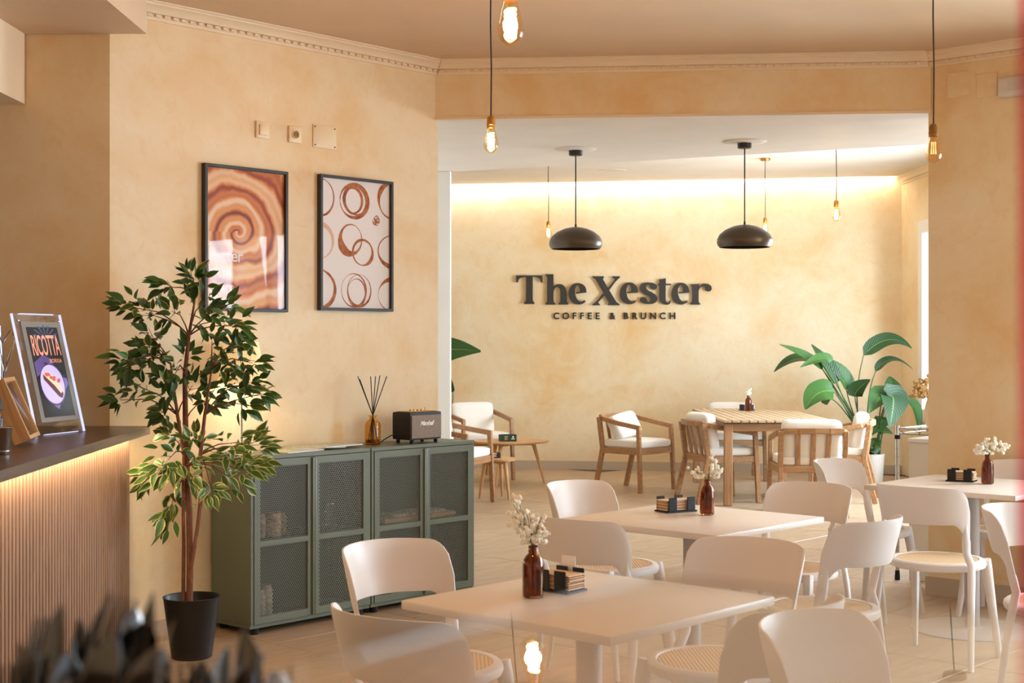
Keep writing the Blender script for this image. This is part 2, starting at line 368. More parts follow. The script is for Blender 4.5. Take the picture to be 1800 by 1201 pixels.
wall('wall_window', Q, S, .2, 0, ZC, openings=[(.6, 3.0, .35, 2.6), (3.4, 5.8, .35, 2.6), (6.2, 8.6, .35, 2.6)])
wall('wall_rear', S, (-4.2, S.y), .15, 0, ZC); wall('wall_counter', (-4.2, S.y), (-4.2, 6.81), .15, 0, ZC)
# passage + back room
wall('wall_passage', B+Vector((-.01, .06, 0)), (-.66, 11.0), .1, 0, ZB, 'daylit_or_cream')
m = MB(); m.box((-.74, 11.12, 1.386), (.52, .24, 2.772)); struct(m.obj('wall_pier', 'daylit_or_cream', ang=20))  # same plaster as the other walls, its daylight put into a white colour
K0 = Vector((-2.8, 16.797, 0)); K1 = Vector((4.28, 15.62, 0)); KD = (K1-K0).normalized(); KN = Vector((-KD.y, KD.x, 0))
wall('wall_back', K0, K1, .15, 0, 3.42)
wall('wall_back_left', (-2.8, 11.3), K0, .15, 0, 3.42)
wall('wall_back_pier', (-2.8, 11.24), (-.9, 11.24), -.1, 0, 3.42, 'daylit_or_cream')
WD0 = Vector((4.28, 15.62, 0)); WD1 = Vector((4.46, 9.6, 0))
wall('wall_back_right', WD0, WD1, .2, 0, 3.42, openings=[(.66, 5.6, .62, 2.72)])
wall('wall_niche', WD1, P0+V*2.4+U*.17, .1, 0, 3.42, 'plaster')
# soffit and its front beam
T0 = Vector((-.48, 11.02, 0)); T1 = Vector((2.78, 9.50, 0)); td = (T1-T0).normalized()
m = MB(); m.prism([v2(B), v2(P0), v2(P0+V*2.6+U*.17), v2(T1+td*2.2), v2(T1), v2(T0), (-.48, 11.24), (-2.8, 11.24), (-2.8, 8.6)], ZB, 3.42); struct(m.obj('ceiling_soffit', 'soffit_paint', ang=20))
bn = Vector((-.085, -1, 0)).normalized(); bd = (P0-B).normalized()
m = MB(); m.prism([v2(B+bn*.018-bd*.05), v2(P0+bn*.018+bd*.01), v2(P0-bn*.01), v2(B-bn*.01)], ZB-.004, ZC+.02); struct(m.obj('wall_beam', 'plaster', ang=20))
m = MB(); m.prism([v2(B+bn*.026-bd*.01), v2(P0+bn*.026), v2(P0+bn*.012), v2(B+bn*.012-bd*.01)], ZB-.006, ZB+.010); struct(m.obj('trim_beam_edge', 'cornice_paint', ang=20))
# ceilings
m = MB(); m.prism([(-4.3, S.y-.1), v2(S+Vector((.2, -.1, 0))), v2(Q+V*.2), v2(P0+V*.1+U*.15), v2(B-Wd*.0+Vector((0, .12, 0))), v2(A+Vector((-.1, .14, 0))), (-4.3, 6.95)], ZC, ZC+.12); struct(m.obj('ceiling', 'ceiling_paint', ang=20))
lip = KN*-.13
m = MB(); m.prism([v2(T0+Vector((-2.4, .2, 0))), v2(T0), v2(T1), v2(T1+td*2.3), (4.75, 15.2), v2(K1+lip+KD*.3), v2(K0+lip)], ZK, ZK+.1); struct(m.obj('ceiling_back', 'soffit_paint', ang=20))
m = MB(); m.prism([v2(K0), v2(K1+KD*.3), v2(K1+lip*1.2+KD*.3), v2(K0+lip*1.2)], ZK+.13, ZK+.2); struct(m.obj('ceiling_cove', 'soffit_paint', ang=20))
# LED strip in the cove
cs = MB(); a = K0+KN*-.10; b = K1+KN*-.10
cs.prism([v2(a), v2(b), v2(b+KN*.02), v2(a+KN*.02)], ZK+.012, ZK+.026)
led = cs.obj('cove_light_strip', 'led_cove'); tag(led, 'long warm white light strip glowing along the top of the back wall', 'light strip')
# boxed beams above the bar
m = MB(); m.prism([(-2.33, -2.9), (-1.746, -2.9), (-1.746, 6.80), (-2.33, 6.80)], 2.925, ZC); struct(m.obj('ceiling_box', 'ceiling_paint', ang=20))
m = MB(); m.prism([(-4.2, -2.9), (-2.33, -2.9), (-2.33, 6.80), (-4.2, 6.80)], 2.59, ZC); struct(m.obj('ceiling_box_low', 'cornice_paint', ang=20))
# floor: slab + tiles
m = MB(); m.prism([(-4.6, -3.6), (7.6, -3.6), (7.6, 17.2), (-4.6, 17.2)], -.12, -.004); floor = struct(m.obj('floor', 'grout', ang=20))
tm = MB(); tm.box((0, 0, -.004), (.896, .896, .008), .0025, 1); tme = tm.mesh('tile', 'tile', 20)
org = Vector((-1.146, 6.84, 0)); cnt = 0
for i in range(-14, 16):
    for j in range(-14, 16):
        c = org + U*(.45+.9*i) + V*(.45+.9*j)
        inside = (-2.2 < c.x < 4.6 and 8.4 < c.y < 17) or (-2.1 < c.x < 3.9 and 4.2 < c.y <= 8.4)
        if c.y < 8.9 and (c-P0).dot(U) > .25 and c.x > 2.2 and (c-P0).dot(V) > 0: inside = False
        if c.x < -.3 and c.y < 11 and (c-A).dot(V) < -.25 and (c-A).dot(U) < 2.3: inside = False
        if c.y > 15.6: inside = inside and (c-K0).dot(KN) < .25
        if c.x > 3.6: inside = inside and c.y > 9.8 and c.x < 4.6
        if c.x < -1.0 and 8.4 < c.y < 11.6: inside = False
        if inside: link('tile', tme, floor, (c.x, c.y, 0), R(47.5)); cnt += 1
# baseboards
def skirting(name, p, q, h, th):
    p = Vector((p[0], p[1], 0)); q = Vector((q[0], q[1], 0)); t = (q-p).normalized(); n = Vector((-t.y, t.x, 0))*-th
    m = MB(); m.prism([v2(p), v2(q), v2(q+n), v2(p+n)], 0, h); return struct(m.obj(name, 'base_stone', ang=20))
skirting('baseboard_back', K0, K1, .098, .014); skirting('baseboard_right', P0-V*.012, P0+V*1.1, .103, .016)
skirting('baseboard_left', A, B, .08, .012)
# ------------------------------------------------------------------ cornices with dentils
def cornice(name, p, q, zb, m0=0.0, m1=0.0, dent=None, h=.082, pr=.088):
    """p->q along the wall, the room to the right; m0/m1: how far the top reaches beyond the ends"""
    p = Vector((p[0], p[1], 0)); q = Vector((q[0], q[1], 0)); t = (q-p).normalized(); n = Vector((t.y, -t.x, 0))
    prof = [(0, 0), (.012, 0), (.014, .012), (.018, .014), (.018, .030), (.030, .033), (.034, .040), (.042, .050), (.058, .060), (.070, .064), (.072, .072), (.086, .074), (.088, h), (0, h)]
    k = len(prof); vv = []
    for e, (pt, mm) in enumerate(((p, m0), (q, m1))):
        for o, z in prof:
            s = mm*o/pr
            c = pt + n*o + t*(s if e else -s); vv.append((c.x, c.y, zb+z))
    ff = [(i, (i+1) % k, k+(i+1) % k, k+i) for i in range(k)]+[tuple(range(k-1, -1, -1)), tuple(range(k, 2*k))]
    m = MB(); m.add(vv, ff); o = struct(m.obj(name, 'cornice_paint', ang=25))
    if dent:
        dm = dent; L = (q-p).length; cnt_ = int((L-.03)/.05); rz = math.atan2(t.y, t.x)
        for i in range(cnt_):
            c = p+t*(.03+.05*i)+n*.0235; link('dentil', dm, o, (c.x, c.y, zb+.0225), rz)
    return o
dmesh = MB().box((0, 0, 0), (.026, .014, .013), .002, 1).mesh('dentil', 'cornice_paint', 25)
cornice('trim_left', A+Wd*.02, B, 3.030, 0, -.036, dmesh)
cornice('trim_beam', B+bn*.018, P0+bn*.018, 3.030, -.036, -.04, dmesh)
cornice('trim_right', P0+V*.0, P0+V*3, 3.030, -.02, 0, dmesh)
cornice('trim_back', WD0+Vector((0, -.02, 0)), WD0+(WD1-WD0).normalized()*3.2, ZK-.082, 0, 0, dmesh)
# ------------------------------------------------------------------ windows
def window(name, p, t, n, s0, s1, z0, z1, cols, rows=1, fr=.07, dep=.08, glass_=True):
    m = MB(); p = Vector((p[0], p[1], 0))
    def bar(sa, sb, za, zb, m, d=dep):
        c = [p+t*sa, p+t*sb, p+t*sb+n*d, p+t*sa+n*d]; m.prism([v2(k) for k in c], za, zb)
    bar(s0, s1, z0, z0+fr, m); bar(s0, s1, z1-fr, z1, m); bar(s0, s0+fr, z0+fr, z1-fr, m); bar(s1-fr, s1, z0+fr, z1-fr, m)
    o = struct(m.obj(name, 'window_white', ang=20))
    w = (s1-s0-2*fr)/cols
    for i in range(1, cols):
        mm = MB(); bar(s0+fr+w*i-.03, s0+fr+w*i+.03, z0+fr, z1-fr, mm); mm.obj('mullion', 'window_white', o, 20)
    hh = (z1-z0-2*fr)/rows
    for j in range(1, rows):
        mm = MB(); bar(s0+fr, s1-fr, z0+fr+hh*j-.025, z0+fr+hh*j+.025, mm, dep*.9); mm.obj('transom', 'window_white', o, 20)
    for i in range(cols):
        g = MB(); a = p+t*(s0+fr+w*i+.005)+n*dep*.5; b = p+t*(s0+fr+w*(i+1)-.005)+n*dep*.5
        g.prism([v2(a), v2(b), v2(b+n*.006), v2(a+n*.006)], z0+fr, z1-fr); g.obj('pane', 'window_glass', o, 20)
    return o
wdd = (WD1-WD0).normalized()
window('window_1', WD0-Vector((.03, 0, 0)), wdd, Vector((1, 0, 0)), 0.66, 5.6, .62, 2.72, 4, 1, .13, .2)
window('window_2', P0+U*.04, V, U, 1.15, 2.75, .35, 2.45, 3, 2); window('window_3', P0+U*.04, V, U, 3.05, 5.0, .35, 2.45, 3, 2)
for i, (a, b) in enumerate(((.6, 3.0), (3.4, 5.8), (6.2, 8.6))): window('window_%d' % (4+i), Q+V*.05, -U, V, a, b, .35, 2.6, 3, 2)

# ------------------------------------------------------------------ wall plates and emergency light
def on_wall(x, y, p, t):      # pixel ray -> point on the vertical plane through p along t
    n = Vector((-t.y, t.x, 0)); d = Vector(((x-900)/2500, 1, 0)); Y = n.dot(p)/n.dot(d); return px(x, y, Y)
def plate(name, lab, x, y, w, h, d=.012, mat='ivory_plate'):
    c = on_wall(x, y, A, Wd); t = thing(name, lab, 'wall plate', c+V*.0, math.atan2(Wd.y, Wd.x))
    MB().box((0, -d/2, 0), (w, d, h), .003, 2).obj('plate', mat, t); return t
t = plate('light_switch', 'cream square rocker switch on the wall above the latte poster', 460, 229, .085, .088)
MB().box((0, -.015, 0), (.05, .008, .054), .002).obj('rocker', 'ivory_plate', t)
t = plate('power_socket', 'cream round power socket on the wall between switch and blank plate', 517, 237, .085, .088)
so = MB().lathe([(.022, 0), (.024, .002), (.024, .006), (.020, .006), (.019, .001)], 24, mat=Matrix.Translation((0, -.012, 0)) @ Matrix.Rotation(R(90), 4, 'X')).obj('socket_ring', 'ivory_plate', t)
MB().lathe([(.0185, 0), (.0185, .002)], 20, mat=Matrix.Translation((0, -.012, 0)) @ Matrix.Rotation(R(90), 4, 'X')).obj('socket_well', 'brass_dark', t)
for s in (-1, 1): MB().lathe([(.003, 0), (.003, .003)], 8, mat=Matrix.Translation((s*.009, -.0135, 0)) @ Matrix.Rotation(R(90), 4, 'X')).obj('pin_hole', 'socket_dark', t)
t = plate('blank_plate', 'wide blank cream cover plate with four corner screws', 570, 241, .165, .125, .006)
for a in (-1, 1):
    for b in (-1, 1): MB().lathe([(.004, 0), (.004, .003)], 8, mat=Matrix.Translation((a*.07, -.006, b*.05)) @ Matrix.Rotation(R(90), 4, 'X')).obj('screw', 'socket_dark', t)
def on_right(x, y): return on_wall(x, y, P0, V)
c = on_right(1800, 151); t = thing('emergency_light', 'pale plastic emergency light mounted high on the right wall', 'emergency light', c, math.atan2(V.y, V.x))
MB().rbox((.03, -.022, 0), (.33, .05, .115), .02, 6).obj('housing', 'lens_white', t); MB().rbox((.04, -.05, 0), (.22, .012, .05), .005, 4).obj('lens', 'clear_glass', t)
for (x, y, w, h) in ((1685, 148, .135, .14), (1735, 150, .12, .135)):
    c = on_right(x, y); t = thing('access_panel', 'square plastered access panel high on the right wall, %s the cornice corner' % ('nearest' if x < 1700 else 'second from'), 'access panel', c, math.atan2(V.y, V.x))
    MB().box((0, -.002, 0), (w, .007, h), .002, 1).obj('cover', 'plaster', t)
# ceiling roses (no lamp)
def rose(lab, c, r, z):
    o = MB().lathe([(.02, 0), (r*.6, -.004), (r*.9, -.006), (r, -.002), (r, 0)], 32).obj('ceiling_rose', 'soffit_paint', None, 30, (c[0], c[1], z)); return tag(o, lab, 'ceiling rose')
rose('round white ceiling cover without a lamp near the back wall', (1.06, 15.0), .15, ZK)
# ------------------------------------------------------------------ sign on the back wall
def glyph(pts, ox, dx=0, dy=0): return [(ox+(x+dx)/12.857, 470+(y+dy)/12.857, c) for (c, x, y) in pts]
def G(s):
    out = []
    for tok in s.split():
        out.append((tok[0],)+tuple(float(k) for k in tok[1:].split(',')))
    return out
gT = G('c105,187 c695,187 c695,345 c662,345 s635,270 s580,232 c475,218 c475,690 s484,760 c512,800 c512,832 c285,832 c285,805 s318,765 c328,690 c328,218 s230,232 s162,275 c140,345 c105,345')
gh = G('c765,160 c945,160 c945,435 s1000,398 s1075,382 s1170,410 s1225,490 c1245,610 c1245,720 s1255,780 c1283,815 c1283,845 c1060,845 c1060,815 s1092,780 c1100,710 c1100,570 s1085,490 s1025,447 s970,485 c945,570 c945,720 s955,785 c988,815 c988,845 c765,845 c765,818 s795,780 c803,710 c803,260 s795,210 c765,185')
ge = G('c1688,572 s1672,470 s1610,392 s1490,362 s1380,395 s1310,480 s1288,600 s1320,730 s1400,815 s1510,843 s1610,820 c1672,772 c1645,745 s1580,775 s1500,745 s1450,660 s1430,560 s1440,470 s1485,410 s1525,455 c1545,548 c1452,568 c1455,602')
gX = G('c155,207 c412,207 c412,240 s393,262 c405,300 c505,470 c640,310 s655,270 c640,252 c602,240 c602,207 c770,207 c770,240 s720,280 c530,520 c690,780 s730,815 c765,830 c765,860 c502,860 c502,832 s518,812 c505,780 c425,630 c300,775 s285,800 c298,822 c322,832 c322,860 c155,860 c155,832 s205,805 c400,580 c250,320 s205,260 c155,235')
ge2 = G('c1180,575 s1165,470 s1100,380 s980,347 s870,380 s795,480 s770,600 s800,730 s880,810 s1005,837 s1090,812 c1143,775 c1130,745 s1060,772 s985,740 s935,650 s917,560 s930,460 s985,397 s1020,450 c1030,550 c940,555 c940,590')
gs = G('s1420,347 s1530,362 s1600,410 s1605,465 s1545,510 s1475,480 s1440,405 s1410,395 s1365,440 s1385,500 s1500,570 s1590,640 s1618,720 s1570,800 s1410,833 s1275,805 s1225,740 s1250,685 s1305,672 s1365,700 s1395,770 s1425,788 s1460,740 s1440,680 s1340,620 s1250,550 s1210,460 s1260,380 s1340,352')
gt = G('c503,272 s570,272 c650,248 c650,375 c770,375 c770,408 c648,408 c648,720 s660,780 s695,800 s725,780 c735,758 c768,770 s735,830 s660,848 s560,810 s510,730 c503,650 c503,408 c468,408 c468,375 c503,375')
gr = G('c1212,385 c1398,380 c1400,440 s1450,390 s1550,372 s1650,405 s1688,475 s1660,535 s1610,550 s1545,520 s1515,440 s1450,442 c1405,500 c1392,540 c1392,740 s1400,790 c1427,818 c1427,845 c1198,845 c1198,820 s1232,785 c1245,720 c1245,470 s1240,430 c1212,408')
sc0 = on_wall(1080, 540, K0, KD)
sign = thing('wall_sign', 'dark raised cafe lettering The Xester Coffee and Brunch on the back wall', 'sign', sc0, math.atan2(KD.y, KD.x))
Minv = (Matrix.Translation(sc0) @ Matrix.Rotation(math.atan2(KD.y, KD.x), 4, 'Z')).inverted()
def letter(pts):
    cu = bpy.data.curves.new('g', 'CURVE'); cu.dimensions = '2D'; cu.fill_mode = 'BOTH'; cu.extrude = .011; cu.resolution_u = 5
    sp = cu.splines.new('BEZIER'); sp.bezier_points.add(len(pts)-1); sp.use_cyclic_u = True
    for bp, (x, y, c) in zip(sp.bezier_points, pts):
        w = Minv @ on_wall(x, y, K0, KD); bp.co = (w.x, w.z, 0)
        bp.handle_left_type = bp.handle_right_type = 'VECTOR' if c == 'c' else 'AUTO'
    o = bpy.data.objects.new('g', cu); COL.objects.link(o); dg = bpy.context.evaluated_depsgraph_get(); dg.update()
    me = bpy.data.meshes.new_from_object(o.evaluated_get(dg)); bpy.data.objects.remove(o); bpy.data.curves.remove(cu)
    me.name = 'letter'; me.materials.clear(); me.materials.append(MATS['sign_black'])
    return link('letter', me, sign, (0, -.027, 0), rot=(R(90), 0, 0))
for g, ox, dx, dy in ((gT, 900, 0, 0), (gh, 900, 0, 0), (ge, 900, 0, 0), (gX, 1030, 0, 0), (ge2, 1030, 0, 0), (gs, 1030, 0, 0), (gt, 1120, 0, 0), (ge2, 1120, 6, 6), (gr, 1120, 0, 0)):
    letter(glyph(g, ox, dx, dy))
xs = [137, 262, 374, 474, 576, 680, 874, 1052, 1168, 1286, 1412, 1538, 1668]
for ch, X in zip('COFFEE&BRUNCH', xs):
    me = text_mesh(ch, .104, 'sign_dark', .006, 'small_letter', 'CENTER', .0022)
    w = Minv @ on_wall(960+X/7.5, 561, K0, KD); link('small_letter', me, sign, (w.x, -.016, w.z), rot=(R(90), 0, 0))

# ------------------------------------------------------------------ pictures on the left wall
def picture(name, lab, x0, x1, ytop, ybot):
    a = on_wall(x0, ybot, A, Wd); b = on_wall(x1, ybot, A, Wd); zt = on_wall((x0+x1)/2, ytop, A, Wd).z; zb = on_wall((x0+x1)/2, ybot, A, Wd).z
    w = (Vector((b.x, b.y, 0))-Vector((a.x, a.y, 0))).length; h = zt-zb; c = (a+b)/2
    t = thing(name, lab, 'picture', (c.x+V.x*.002, c.y+V.y*.002, zb), math.atan2(Wd.y, Wd.x))
    f = .016; d = .032
    for (cx, cz, sx, sz) in ((-w/2+f/2, h/2, f, h), (w/2-f/2, h/2, f, h), (0, f/2, w-2*f, f), (0, h-f/2, w-2*f, f)):
        MB().box((cx, -d/2, cz), (sx, d, sz), .001, 1).obj('frame_bar', 'frame_black', t, 20)
    return t, w-2*f, h-2*f, f
def uvplane(w, h, z0, y, mat, name, parent):
    m = MB(); m.add([(-w/2, y, z0), (w/2, y, z0), (w/2, y, z0+h), (-w/2, y, z0+h), (-w/2, y+.002, z0), (w/2, y+.002, z0), (w/2, y+.002, z0+h), (-w/2, y+.002, z0+h)],
          [(0, 1, 2, 3), (7, 6, 5, 4), (0, 4, 5, 1), (1, 5, 6, 2), (2, 6, 7, 3), (3, 7, 4, 0)]); m.uv = [(0, 0), (1, 0), (1, 1), (0, 1)]*2
    return m.obj(name, mat, parent, 20)
t, w, h, f = picture('framed_poster', 'black framed poster with brown latte swirl and white words', 354, 500, 295, 548)
uvplane(w, h, f, -.012, 'latte_print', 'print', t)
for i, s in enumerate(('Better', 'latte', 'than', 'never')):
    me = text_mesh(s, .092, 'print_white', .0004, 'printed_word', 'LEFT', .0012, .92); link('printed_word', me, t, (-w/2+.012, -.0128, f+h*.335-i*.082), rot=(R(90), 0, 0))
uvplane(w, h, f, -.024, 'picture_glass', 'glass', t)
t, w, h, f = picture('framed_poster', 'black framed white poster printed with brown coffee cup rings', 557, 685, 313.5, 547)
uvplane(w, h, f, -.012, 'paper_white', 'print', t)
rr = random.Random(3)
def ring(cx, cz, rx, rz_, w0, mat='coffee_stain', a0=0, a1=360, thick=None):
    n = 72; vv = []; ff = []; ph = rr.random()*6
    X0, X1, Z0, Z1 = -w/2+.001, w/2-.001, f+.001, f+h-.001
    for k in range(n+1):
        a = R(a0+(a1-a0)*k/n); th = w0*(.55+.45*math.sin(a+ph)+.14*rr.random()) + (thick or 0)*max(0, math.cos(a-ph))**3
        for s in (-1, 1):
            x = cx+(rx+s*th/2)*math.cos(a); z = cz+(rz_+s*th/2)*math.sin(a)
            vv.append((min(max(x, X0), X1), -.0125-.00002*(ring.k % 9), min(max(z, Z0), Z1)))
    ring.k += 1
    for k in range(n): ff.append((2*k, 2*k+2, 2*k+3, 2*k+1))
    m = MB(); m.add(vv, ff); m.obj('coffee_ring', mat, t, 0)
ring.k = 0
def P(u, v): return (-w/2+w*u, f+h*(1-v))
def rg(u, v, ru, rv, w0, **k):
    cx, cz = P(u, v); ring(cx, cz, ru*w, rv*h, w0, **k)
# u,v read off the print (v down)
for a in ((.47, .16, .20, .13, .030), (.50, .15, .17, .115, .022), (.46, .155, .13, .10, .018)): rg(*a)
for a in ((-.02, .15, .20, .145, .010), (.02, .155, .17, .14, .007)): rg(*a)
rg(1.03, .13, .19, .14, .012, thick=.03)
rg(.43, .46, .155, .115, .020, thick=.03); rg(.60, .56, .145, .10, .014, thick=.02)
rg(-.03, .49, .20, .135, .026, mat='stain_pale'); rg(1.08, .535, .25, .13, .008, thick=.02)
for a in ((.47, .86, .18, .13, .012), (.55, .86, .17, .125, .014), (.51, .88, .13, .11, .010)): rg(*a)
rg(-.06, .86, .26, .155, .022); rg(1.06, .89, .23, .13, .014, thick=.02)
for k in range(9): 
    a = rr.random()*6.28; cx, cz = P(.80, .30); ring(cx+.012*math.cos(a), cz+.014*math.sin(a), .008+.008*rr.random(), .01+.008*rr.random(), .006)
uvplane(w, h, f, -.024, 'picture_glass', 'glass', t)
# ================================================================== bar counter
cdir = Vector((.057, -1, 0)).normalized(); CE = Vector((-1.73, 6.80, 0)); cn = Vector((1, .057, 0)).normalized(); CL = 3.6
bar = thing('bar_counter', 'bar counter with dark wooden top and vertical slatted front lit from above', 'counter', (0, 0, 0))
m = MB(); a = CE; b = CE+cdir*CL
m.prism([v2(a), v2(b), v2(b-cn*.62), (-2.40, 6.80)], 1.012, 1.05); m.obj('worktop', 'counter_top', bar, 20)
pa = CE-cn*.115; pb = b-cn*.115
m = MB(); m.prism([v2(pa+cdir*.005), v2(pb), v2(pb-cn*.45), (-2.36, 6.79)], 0, 1.011); m.obj('body', 'groove', bar, 20)
sm = MB().box((0, 0, .5), (.027, .020, .985), .003, 1).mesh('slat', 'slat_z', 25); k = 0
while .02+.0425*k < CL-.03:
    c = pa+cdir*(.02+.0425*k)+cn*.010; link('slat', sm, bar, (c.x, c.y, .012), math.atan2(cdir.y, cdir.x)); k += 1
m = MB(); a2 = CE-cn*.05; b2 = b-cn*.05; m.prism([v2(a2+cdir*.02), v2(b2), v2(b2-cn*.012), v2(a2+cdir*.02-cn*.012)], 1.003, 1.011); m.obj('light_strip', 'led_counter', bar, 20)
# illuminated menu panel
def basis(o, e1, e3):      # local x -> e1, local z -> e3
    e1 = Vector(e1).normalized(); e3 = Vector(e3).normalized(); e2 = e3.cross(e1)
    return Matrix(((e1.x, e2.x, e3.x, o[0]), (e1.y, e2.y, e3.y, o[1]), (e1.z, e2.z, e3.z, o[2]), (0, 0, 0, 1)))
b0 = Vector((-2.010, 6.02, 1.0525)); b1 = Vector((-1.916, 6.37, 1.0525)); e1 = (b1-b0).normalized(); pw = (b1-b0).length
nrm = Vector((e1.y, -e1.x, 0)); upv = (Vector((0, 0, .52))-nrm*.126); ph = upv.length
menu = thing('menu_light_panel', 'glowing clear acrylic menu panel reading RICOTTA with a plated dessert', 'menu panel'); menu.matrix_world = basis((b0+b1)/2, e1, upv)
MB().box((0, 0, ph/2), (pw, .010, ph), .001, 1).obj('acrylic_sheet', 'acrylic', menu, 20)
for (cx, cz, sx, sz) in ((-pw/2, ph/2, .004, ph), (pw/2, ph/2, .004, ph), (0, 0.002, pw, .004), (0, ph, pw, .004)):
    MB().box((cx, 0, cz), (sx*.7, .011, sz*.7 if sz < .01 else sz)).obj('lit_edge', 'led_blue', menu, 20)
for sx in (-1, 1): MB().lathe([(.007, 0), (.007, .004), (.004, .006)], 12, mat=Matrix.Translation((sx*(pw/2-.03), -.006, ph-.03)) @ Matrix.Rotation(R(90), 4, 'X')).obj('screw_cap', 'chrome', menu)
fw, fh = pw*.80, ph*.83; fz = ph*.10
MB().box((0, -.009, fz+fh/2), (fw, .008, fh), .001, 1).obj('bezel', 'panel_grey', menu, 20)
iw, ih = fw*.80, fh*.90; iz = fz+fh*.045
MB().box((0, -.0135, iz+ih/2), (iw, .002, ih)).obj('screen', 'menu_black', menu, 20)
def flat(pts, mat, name, lay):
    m = MB(); n = len(pts); y = -.0147-.0004*lay
    m.add([(iw*(u-.5), y, iz+ih*v) for u, v in pts]+[(iw*(u-.5), y+.0003, iz+ih*v) for u, v in pts], [tuple(range(n)), tuple(range(2*n-1, n-1, -1))]); m.obj(name, mat, menu, 0)
def ell(cu, cv, a, b, n=28, rot=0): return [(cu+a*math.cos(t_)*math.cos(rot)-b*math.sin(t_)*math.sin(rot)*1, cv+(a*math.cos(t_)*math.sin(rot)+b*math.sin(t_)*math.cos(rot))*iw/ih) for t_ in [2*math.pi*k/n for k in range(n)]]
for k in range(9):
    a = R(200-k*27); flat([(.56, .87), (.56+.36*math.cos(a-.07), .90+.12*math.sin(a-.07)), (.56+.40*math.cos(a), .90+.13*math.sin(a)), (.56+.36*math.cos(a+.07), .90+.12*math.sin(a+.07))], 'menu_teal', 'printed_leaf', 0)
for k in range(10):
    z = .50+.016*k
    flat([(.34, z+.035), (.02, z-.05), (.02, z-.04), (.34, z+.043)], 'menu_violet', 'printed_leaf', 0)
    if k > 4: flat([(.34, z+.035), (.62, z-.02), (.62, z-.012), (.34, z+.043)], 'menu_violet', 'printed_leaf', 0)
flat([(.62, .17), (.98, .36), (.96, .42), (.80, .44), (.50, .20), (.38, .12), (.52, .08)], 'menu_violet', 'printed_cloth', 1)
flat(ell(.47, .355, .40, .40), 'menu_shadow', 'printed_plate_rim', 2); flat(ell(.46, .36, .375, .375), 'menu_plate', 'printed_plate', 3)
flat([(.20, .46), (.28, .50), (.44, .47), (.72, .32), (.74, .24), (.68, .20), (.58, .22), (.20, .42)], 'menu_brown', 'printed_pastry', 4)
flat([(.22, .475), (.30, .505), (.46, .475), (.72, .335), (.73, .275), (.66, .255), (.52, .34), (.26, .45)], 'menu_cream', 'printed_topping', 5)
rr = random.Random(5)
for k in range(16):
    u = .28+.42*rr.random(); v = .50-.42*(u-.22)*.5*1.0+.03*(rr.random()-.5); flat(ell(u, v-.01, .04, .03, 8, rr.random()*3), 'menu_orange', 'printed_crumb', 6)
me = text_mesh('RICOTTA', .12, 'menu_pink', .0003, 'lettering', 'LEFT', .0006, .92)
wd = max(v.co.x for v in me.vertices); o = link('lettering', me, menu, (-iw*.46, -.0155, iz+ih*.685), rot=(R(90), 0, 0)); o.scale = (iw*.92/wd, ih*.225/.083, 1)
me = text_mesh('BORISA', .03, 'menu_pink', .0003, 'lettering', 'LEFT', 0, 1.1)
wd = max(v.co.x for v in me.vertices); o = link('lettering', me, menu, (iw*.02, -.0155, iz+ih*.60), rot=(R(90), 0, 0)); o.scale = (iw*.40/wd, ih*.045/.021, 1)
# wooden box frame leaning back
f0 = Vector((-1.848, 5.46, 1.0525)); f1 = Vector((-1.893, 5.71, 1.0525)); e1 = (f1-f0).normalized(); nrm = Vector((e1.y, -e1.x, 0)); fw = (f1-f0).length
upv = Vector((0, 0, .235))-nrm*.10; fh = upv.length
bx = thing('display_box', 'small leaning wooden box frame with glass front on the bar', 'box frame'); bx.matrix_world = basis((f0+f1)/2+Vector((0, 0, .026)), e1, upv)
for (cx, cz, sx, sz) in ((-fw/2+.008, fh/2, .016, fh), (fw/2-.008, fh/2, .016, fh), (0, .008, fw-.032, .016), (0, fh-.008, fw-.032, .016)):
    MB().box((cx, .032, cz), (sx, .064, sz), .001, 1).obj('side_board', 'oak_z', bx, 20)
MB().box((0, .058, fh/2), (fw-.03, .006, fh-.03)).obj('back_board', 'napkin_tan', bx, 20); MB().box((0, .010, fh/2), (fw-.03, .003, fh-.03)).obj('glass', 'clear_glass', bx, 20)
MB().box((.01, .045, .045), (.10, .02, .05), .004).obj('card', 'paper_white', bx); MB().lathe([(.002, 0), (.03, .02), (.012, .07), (.001, .10)], 8, (-.02, .04, .09)).obj('dried_sprig', 'stalk', bx)
# black till screen, chrome tap, metal cup
t = thing('till_screen', 'black tilted till screen standing on the bar at the left edge', 'till', (-2.03, 5.22, 1.0505), R(-96))
MB().rbox((0, 0, .009), (.20, .18, .018), .008, 4).obj('foot', 'black_plastic', t); MB().beam((0, .0, .015), (0, .05, .18), .06, .02, (1, 0, 0)).obj('stem', 'black_plastic', t)
MB().rbox((0, 0, 0), (.34, .03, .26), .012, 5, mat=Matrix.Translation((0, .05, .265)) @ Matrix.Rotation(R(14), 4, 'X')).obj('screen_case', 'black_plastic', t)
t = thing('metal_cup', 'small tapered steel cup standing on the bar beside the wooden box', 'cup', (-1.812, 5.05, 1.0505))
MB().lathe([(.024, 0), (.026, .004), (.036, .095), (.0375, .097), (.0365, .099), (.034, .095), (.024, .006)], 28).obj('cup_body', 'steel', t)
MB().lathe([(.0265, .010), (.0275, .012), (.0275, .015), (.0268, .017)], 28, caps=False).obj('bead_ring', 'steel', t)
t = thing('metal_jug', 'polished steel loop handled jug behind the till screen on the bar', 'jug', (-2.20, 6.0, 1.0505))
MB().lathe([(.05, 0), (.052, .01), (.06, .30), (.05, .40), (.045, .47), (.04, .47), (.045, .40), (.05, .02)], 24).obj('jug_body', 'chrome', t)
